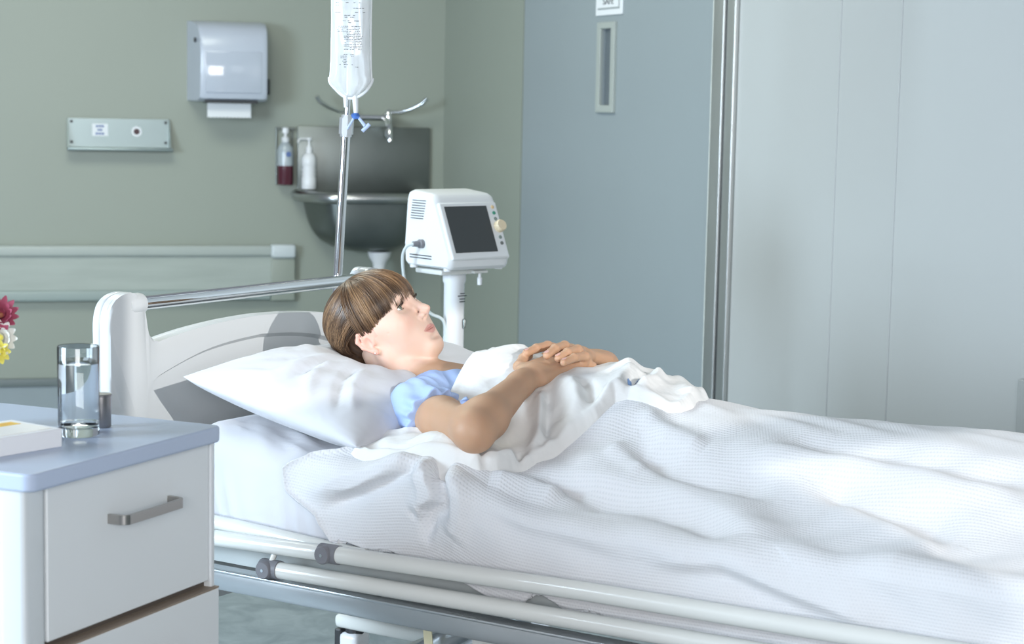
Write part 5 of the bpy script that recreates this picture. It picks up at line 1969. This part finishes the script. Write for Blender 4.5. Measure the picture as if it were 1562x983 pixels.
# ---- pillow
def pillow():
    n, m = 80, 130
    a = np.sin(np.linspace(-PI / 2, PI / 2, n))
    b = np.sin(np.linspace(-PI / 2, PI / 2, m))
    A, Bv = np.meshgrid(a, b, indexing='ij')
    uc, vc, hu, hv = 0.338, 0.405, 0.212, 0.380
    out = []
    for sgn in (1, -1):
        pinch_u = 1 - 0.10 * np.cos(Bv * PI / 2) ** 0.7 * 0.35
        pinch_v = 1 - 0.06 * np.cos(A * PI / 2)
        Uu = uc + hu * A * pinch_u
        Vv = vc + hv * Bv * pinch_v
        th = (np.clip(1 - np.abs(A) ** 2.4, 0, 1) ** 0.46) * (np.clip(1 - np.abs(Bv) ** 2.3, 0, 1) ** 0.50)
        base = lerp_tab(Uu, ZM)
        corner = (A ** 2) * (Bv ** 2)
        mid = base + 0.060 + 0.020 * corner * (A < 0) - 0.016 * (A > 0) * A ** 2
        if sgn > 0:
            Z = mid + th * 0.093
            # the head presses a hollow into the middle
            Z = Z - 0.060 * np.exp(-(((Uu - 0.325) / 0.10) ** 2 + ((Vv - 0.405) / 0.10) ** 2))
            # creases
            cz = fold(Uu, Vv, [(0.20, 0.06), (0.28, 0.10), (0.34, 0.18)], 0.006, 0.010) + fold(Uu, Vv, [(0.40, 0.06), (0.36, 0.13), (0.345, 0.22)], 0.008, 0.010)
            cz = cz + fold(Uu, Vv, [(0.49, 0.09), (0.44, 0.16), (0.41, 0.24)], 0.009, 0.010) - fold(Uu, Vv, [(0.46, 0.08), (0.415, 0.15), (0.39, 0.23)], 0.008, 0.008)
            cz = cz + fold(Uu, Vv, [(0.30, 0.12), (0.31, 0.20), (0.32, 0.27)], 0.007, 0.012) - fold(Uu, Vv, [(0.33, 0.10), (0.335, 0.18), (0.35, 0.26)], 0.006, 0.009)
            Z = Z + cz * np.clip(th * 1.6, 0, 1)
            Z = Z + 0.0022 * np.sin(Uu * 70 + 5 * np.sin(Vv * 20)) * th
        else:
            Z = np.maximum(mid - th * 0.075, base + 0.003)
            Z = np.minimum(Z, mid)
        out.append(np.stack([Uu, Vv, Z], -1))
    V = np.concatenate([out[0].reshape(-1, 3), out[1].reshape(-1, 3)])
    I = np.arange(n * m).reshape(n, m)
    q = np.stack([I[:-1, :-1], I[1:, :-1], I[1:, 1:], I[:-1, 1:]], -1).reshape(-1, 4)
    q2 = q[:, ::-1] + n * m
    # hem: join the two rims
    rim = np.concatenate([I[0, :], I[1:, -1], I[-1, -2::-1], I[-2:0:-1, 0]])
    r2 = np.roll(rim, -1)
    j = np.stack([rim, r2, r2 + n * m, rim + n * m], 1)
    return V, np.concatenate([q, q2, j])


Vp, Qp = pillow()
pw = mesh_np('pillow', Vp, Qp, M['cotton_blue'], None, BED)
bm = bmesh.new()
bm.from_mesh(pw.data)
bmesh.ops.remove_doubles(bm, verts=bm.verts, dist=0.0004)
bmesh.ops.recalc_face_normals(bm, faces=bm.faces)
bm.to_mesh(pw.data)
bm.free()
tag(pw, 'plump white pillow under the head against the headboard', 'pillow')

# ---- blanket: cloth coordinates (u, s); s runs from the far side over the top and down the near side
S_EDGE = 0.030
USTART = [(-0.16, 0.54), (-0.095, 0.490), (-0.055, 0.415), (-0.02, 0.412), (0.010, 0.455), (0.035, 0.505), (0.07, 0.525), (0.13, 0.54), (0.20, 0.60), (0.90, 0.60)]
ZBOT = [(0.30, 0.612), (0.62, 0.606), (0.675, 0.602), (0.70, 0.548), (0.92, 0.540), (0.965, 0.575), (1.05, 0.560), (1.3, 0.552), (2.1, 0.55)]
nS, nU = 330, 520
tt = np.linspace(0, 1, nS)
s_line = np.concatenate([np.linspace(0.80, 0.30, 90)[:-1], np.linspace(0.30, -0.165, nS - 89)])
w_line = np.linspace(0, 1, nU) ** 1.15
Sg, Wg = np.meshgrid(s_line, w_line, indexing='ij')
ust = lerp_tab(Sg, USTART)
Ug = ust + Wg * (2.02 - ust)
Hh = bed_height(Ug, np.maximum(Sg, S_EDGE)) + 0.055 * np.exp(-np.maximum(Sg, S_EDGE) / 0.022)
# folds, in cloth coordinates
F = np.zeros_like(Ug)
F += fold(Ug, Sg, [(0.88, 0.150), (0.953, 0.143), (1.133, 0.131), (1.242, 0.105), (1.333, 0.054), (1.39, 0.02)], 0.020, 0.026, 1.9)
F -= fold(Ug, Sg, [(0.98, 0.095), (1.15, 0.085), (1.25, 0.055), (1.32, 0.005)], 0.014, 0.026)
F += fold(Ug, Sg, [(1.19, -0.035), (1.259, -0.028), (1.32, -0.025), (1.405, -0.045), (1.497, -0.066), (1.60, -0.09)], 0.013, 0.014, 2.4)
F -= fold(Ug, Sg, [(1.22, -0.060), (1.32, -0.052), (1.42, -0.075), (1.52, -0.10)], 0.010, 0.016)
F -= fold(Ug, Sg, [(1.30, 0.300), (1.355, 0.285), (1.433, 0.280), (1.54, 0.268), (1.646, 0.250), (1.80, 0.245)], 0.020, 0.030)
F += fold(Ug, Sg, [(1.20, 0.245), (1.355, 0.235), (1.54, 0.215), (1.75, 0.19)], 0.016, 0.034)
F -= fold(Ug, Sg, [(1.40, 0.185), (1.474, 0.165), (1.571, 0.132), (1.66, 0.10)], 0.016, 0.022, 1.6)
F += fold(Ug, Sg, [(1.44, 0.140), (1.53, 0.11), (1.66, 0.06)], 0.012, 0.030)
F -= fold(Ug, Sg, [(1.035, 0.230), (1.058, 0.205), (1.12, 0.178), (1.257, 0.160), (1.33, 0.150)], 0.016, 0.020, 1.5)
F += fold(Ug, Sg, [(1.00, 0.29), (1.08, 0.25), (1.16, 0.235)], 0.016, 0.024)
F += fold(Ug, Sg, [(0.98, 0.215), (1.01, 0.19), (1.08, 0.165)], 0.012, 0.020)
F += fold(Ug, Sg, [(0.83, 0.045), (0.90, 0.075), (0.97, 0.07)], 0.022, 0.028)
F -= fold(Ug, Sg, [(0.90, 0.105), (0.95, 0.11), (1.00, 0.10)], 0.012, 0.018)
F += fold(Ug, Sg, [(1.55, 0.02), (1.70, 0.0), (1.9, -0.02)], 0.012, 0.03)
F -= fold(Ug, Sg, [(0.85, -0.02), (1.00, -0.035), (1.15, -0.05)], 0.008, 0.018)
# the deep crease by the turned-back corner and the folds of the corner itself
F -= fold(Ug, Sg, [(0.735, 0.040), (0.742, 0.022), (0.748, -0.005), (0.769, -0.028), (0.766, -0.055), (0.737, -0.078), (0.734, -0.115)], 0.042, 0.011, 1.2)
F += fold(Ug, Sg, [(0.715, 0.020), (0.722, -0.01), (0.735, -0.035), (0.728, -0.058), (0.700, -0.080)], 0.026, 0.018)
F += fold(Ug, Sg, [(0.775, 0.015), (0.800, -0.02), (0.80, -0.06), (0.79, -0.10)], 0.018, 0.022)
F -= fold(Ug, Sg, [(0.712, 0.010), (0.673, -0.012), (0.600, -0.040), (0.516, -0.072)], 0.022, 0.010, 1.4)
F += fold(Ug, Sg, [(0.700, 0.022), (0.640, 0.002), (0.560, -0.025), (0.47, -0.05)], 0.020, 0.020)
F -= fold(Ug, Sg, [(0.748, -0.060), (0.716, -0.066), (0.698, -0.092)], 0.010, 0.012)
F += 0.0026 * np.sin(Ug * 21 + 4 * np.sin(Sg * 17)) * np.cos(Sg * 26 + 2 * np.sin(Ug * 9))
F += 0.0016 * np.sin(Ug * 47 + 3 * np.sin(Sg * 31 + 1))
F += 0.012 * np.exp(-(Ug - ust) / 0.012) * (Sg < 0.15)          # rolled hem of the turned corner
th_ = np.clip((S_EDGE - Sg) / S_EDGE, 0, PI / 2)
drop = np.clip(S_EDGE * (1 - PI / 2) - Sg, 0, 9)
Yb = np.where(Sg > S_EDGE, Sg, S_EDGE - S_EDGE * np.sin(th_)) - 0.010 * np.clip(th_ / (PI / 2), 0, 1)
Zb = Hh - S_EDGE * (1 - np.cos(th_)) - drop
nz_ = np.cos(th_)
ny_ = -np.sin(th_)
Fd = np.where(th_ > 1.2, np.clip(F, -0.022, 0.016), F)
zb = lerp_tab(Ug, ZBOT) + 0.004 * np.sin(Ug * 60)
Yb = Yb + ny_ * Fd * 0.8
Zb = Zb + nz_ * Fd
low = Zb < zb
Zb = np.maximum(Zb, zb)
Yb = np.where(low, Yb + 0.004, Yb)
# keep clear of the side tube
Yb = np.maximum(Yb, np.where(Zb < 0.64, -0.026, -0.05))
farm = Sg > 0.77
Zb = np.where(farm, Zb - (Sg - 0.77) * 3.0, Zb)
bl = grid_mesh('blanket', Ug, Yb, Zb, M['waffle'], BED, np.stack([Ug, Sg], -1))
sol = bl.modifiers.new('thickness', 'SOLIDIFY')
sol.thickness = 0.004
sol.offset = -1
tag(bl, 'white cellular blanket spread over the legs and hanging over the side rail', 'blanket')

# ---- top sheet turned back over the blanket
SHEET = [(0.602, 0.225), (0.588, 0.295), (0.580, 0.36), (0.575, 0.43), (0.585, 0.52), (0.62, 0.60), (0.70, 0.66), (0.82, 0.66), (0.93, 0.60), (1.02, 0.53), (1.062, 0.44), (1.072, 0.36), (1.066, 0.325), (1.045, 0.308), (1.010, 0.309), (0.962, 0.306), (0.940, 0.297), (0.934, 0.280), (0.930, 0.256), (0.915, 0.228), (0.894, 0.200), (0.865, 0.158), (0.847, 0.122), (0.831, 0.072), (0.806, 0.047), (0.760, 0.034), (0.693, 0.026), (0.628, 0.018), (0.570, 0.018), (0.525, 0.036), (0.512, 0.085), (0.530, 0.150), (0.585, 0.170)]
ug = np.linspace(0.48, 1.10, 340)
vg = np.linspace(0.0, 0.70, 380)
UG, VG = np.meshgrid(ug, vg, indexing='ij')
sd = poly_sd(UG, VG, SHEET)
Z0 = bed_height(UG, np.maximum(VG, S_EDGE)) + 0.055 * np.exp(-np.maximum(VG, S_EDGE) / 0.022) - np.clip(S_EDGE - VG, 0, 1) * 0.6
E_ = np.where(sd > 0, 0.016 * (1 - np.exp(-np.clip(sd, 0, 1) / 0.010)) + 0.007 * np.exp(-((sd - 0.012) / 0.009) ** 2), sd * 2.5)
W = np.zeros_like(UG)
# folds of the sheet
W += fold(UG, VG, [(0.60, 0.33), (0.64, 0.38), (0.68, 0.43)], 0.012, 0.020)
W += fold(UG, VG, [(0.84, 0.47), (0.875, 0.435), (0.905, 0.40)], 0.016, 0.034, 1.4)
W += fold(UG, VG, [(0.90, 0.43), (0.925, 0.37), (0.935, 0.32), (0.925, 0.27)], 0.016, 0.018)
W -= fold(UG, VG, [(0.945, 0.40), (0.957, 0.36), (0.950, 0.325)], 0.016, 0.012)
W += fold(UG, VG, [(0.97, 0.42), (0.985, 0.37), (0.975, 0.325)], 0.016, 0.014)
W += fold(UG, VG, [(0.99, 0.45), (1.03, 0.41), (1.055, 0.37)], 0.012, 0.020)
W += fold(UG, VG, [(0.82, 0.33), (0.86, 0.29), (0.885, 0.24), (0.875, 0.20)], 0.018, 0.020)
W -= fold(UG, VG, [(0.845, 0.335), (0.88, 0.31), (0.905, 0.275)], 0.012, 0.013)
W += fold(UG, VG, [(0.79, 0.29), (0.815, 0.24), (0.840, 0.19), (0.845, 0.15)], 0.020, 0.013)
W -= fold(UG, VG, [(0.80, 0.285), (0.832, 0.235), (0.858, 0.19)], 0.014, 0.009)
W += fold(UG, VG, [(0.80, 0.15), (0.825, 0.12), (0.82, 0.085), (0.79, 0.06)], 0.014, 0.010)
W -= fold(UG, VG, [(0.815, 0.155), (0.84, 0.13), (0.838, 0.10)], 0.010, 0.008)
W += fold(UG, VG, [(0.845, 0.21), (0.868, 0.18), (0.860, 0.15)], 0.010, 0.010)
W -= fold(UG, VG, [(0.765, 0.095), (0.795, 0.070), (0.812, 0.052)], 0.013, 0.006, 2.0)
W += fold(UG, VG, [(0.56, 0.13), (0.60, 0.10), (0.68, 0.085), (0.74, 0.07)], 0.005, 0.028)
W -= fold(UG, VG, [(0.56, 0.055), (0.63, 0.05), (0.70, 0.055)], 0.010, 0.012)
W += fold(UG, VG, [(0.60, 0.215), (0.66, 0.205), (0.74, 0.22)], 0.022, 0.026)
W += 0.0020 * np.sin(UG * 60 + 5 * np.sin(VG * 23)) + 0.0014 * np.sin(VG * 90 + 4 * np.sin(UG * 33))
ZS = Z0 + E_ + np.where(sd > -0.01, W, 0) * np.clip((sd + 0.01) / 0.02, 0, 1)
ZS = np.maximum(ZS, Z0 - 0.03)
sh = grid_mesh('bed_sheet', UG, VG, ZS, M['sheet'], BED)
# drop the cells that lie wholly outside the cloth
keep = (sd > -0.016)
bm = bmesh.new()
bm.from_mesh(sh.data)
bm.verts.ensure_lookup_table()
kf = keep.reshape(-1)
bmesh.ops.delete(bm, geom=[v for v in bm.verts if not kf[v.index]], context='VERTS')
bm.to_mesh(sh.data)
bm.free()
tag(sh, 'smooth white top sheet turned back over the blanket beneath the folded hands', 'sheet')

# laundry mark and label strip on the turned-back part of the sheet


def sheet_z(u, v):
    i = np.clip(np.searchsorted(ug, u), 1, len(ug) - 1)
    j = np.clip(np.searchsorted(vg, v), 1, len(vg) - 1)
    return ZS[i, j]


def sheet_patch(name, pts, width, mat_):
    """a thin strip that lies on the sheet along a line"""
    P = [(p.x, p.y) for p in smooth_path([(a, b, 0) for a, b in pts], 8)]
    vs, fs = [], []
    n = len(P)
    for i, (a, b) in enumerate(P):
        q0, q1 = P[max(0, i - 1)], P[min(n - 1, i + 1)]
        d = Vector((q1[0] - q0[0], q1[1] - q0[1])).normalized()
        w = width * (0.5 if i in (0, n - 1) else 1)
        for k in (-1, 0, 1):
            uu, vv = a - d.y * w * k, b + d.x * w * k
            vs.append((uu, vv, float(sheet_z(uu, vv)) + 0.003))
    for i in range(n - 1):
        for k in (0, 1):
            fs.append((i * 3 + k, i * 3 + k + 1, i * 3 + k + 4, i * 3 + k + 3))
    return MB().add(vs, fs).build(name, mat_, sh, smooth='all')


sheet_patch('laundry_mark', [(0.944, 0.345), (0.950, 0.337), (0.958, 0.336), (0.966, 0.341)], 0.004, mat('blue_laundry_mark', (0.20, 0.32, 0.55), 0.8, var=0.1))
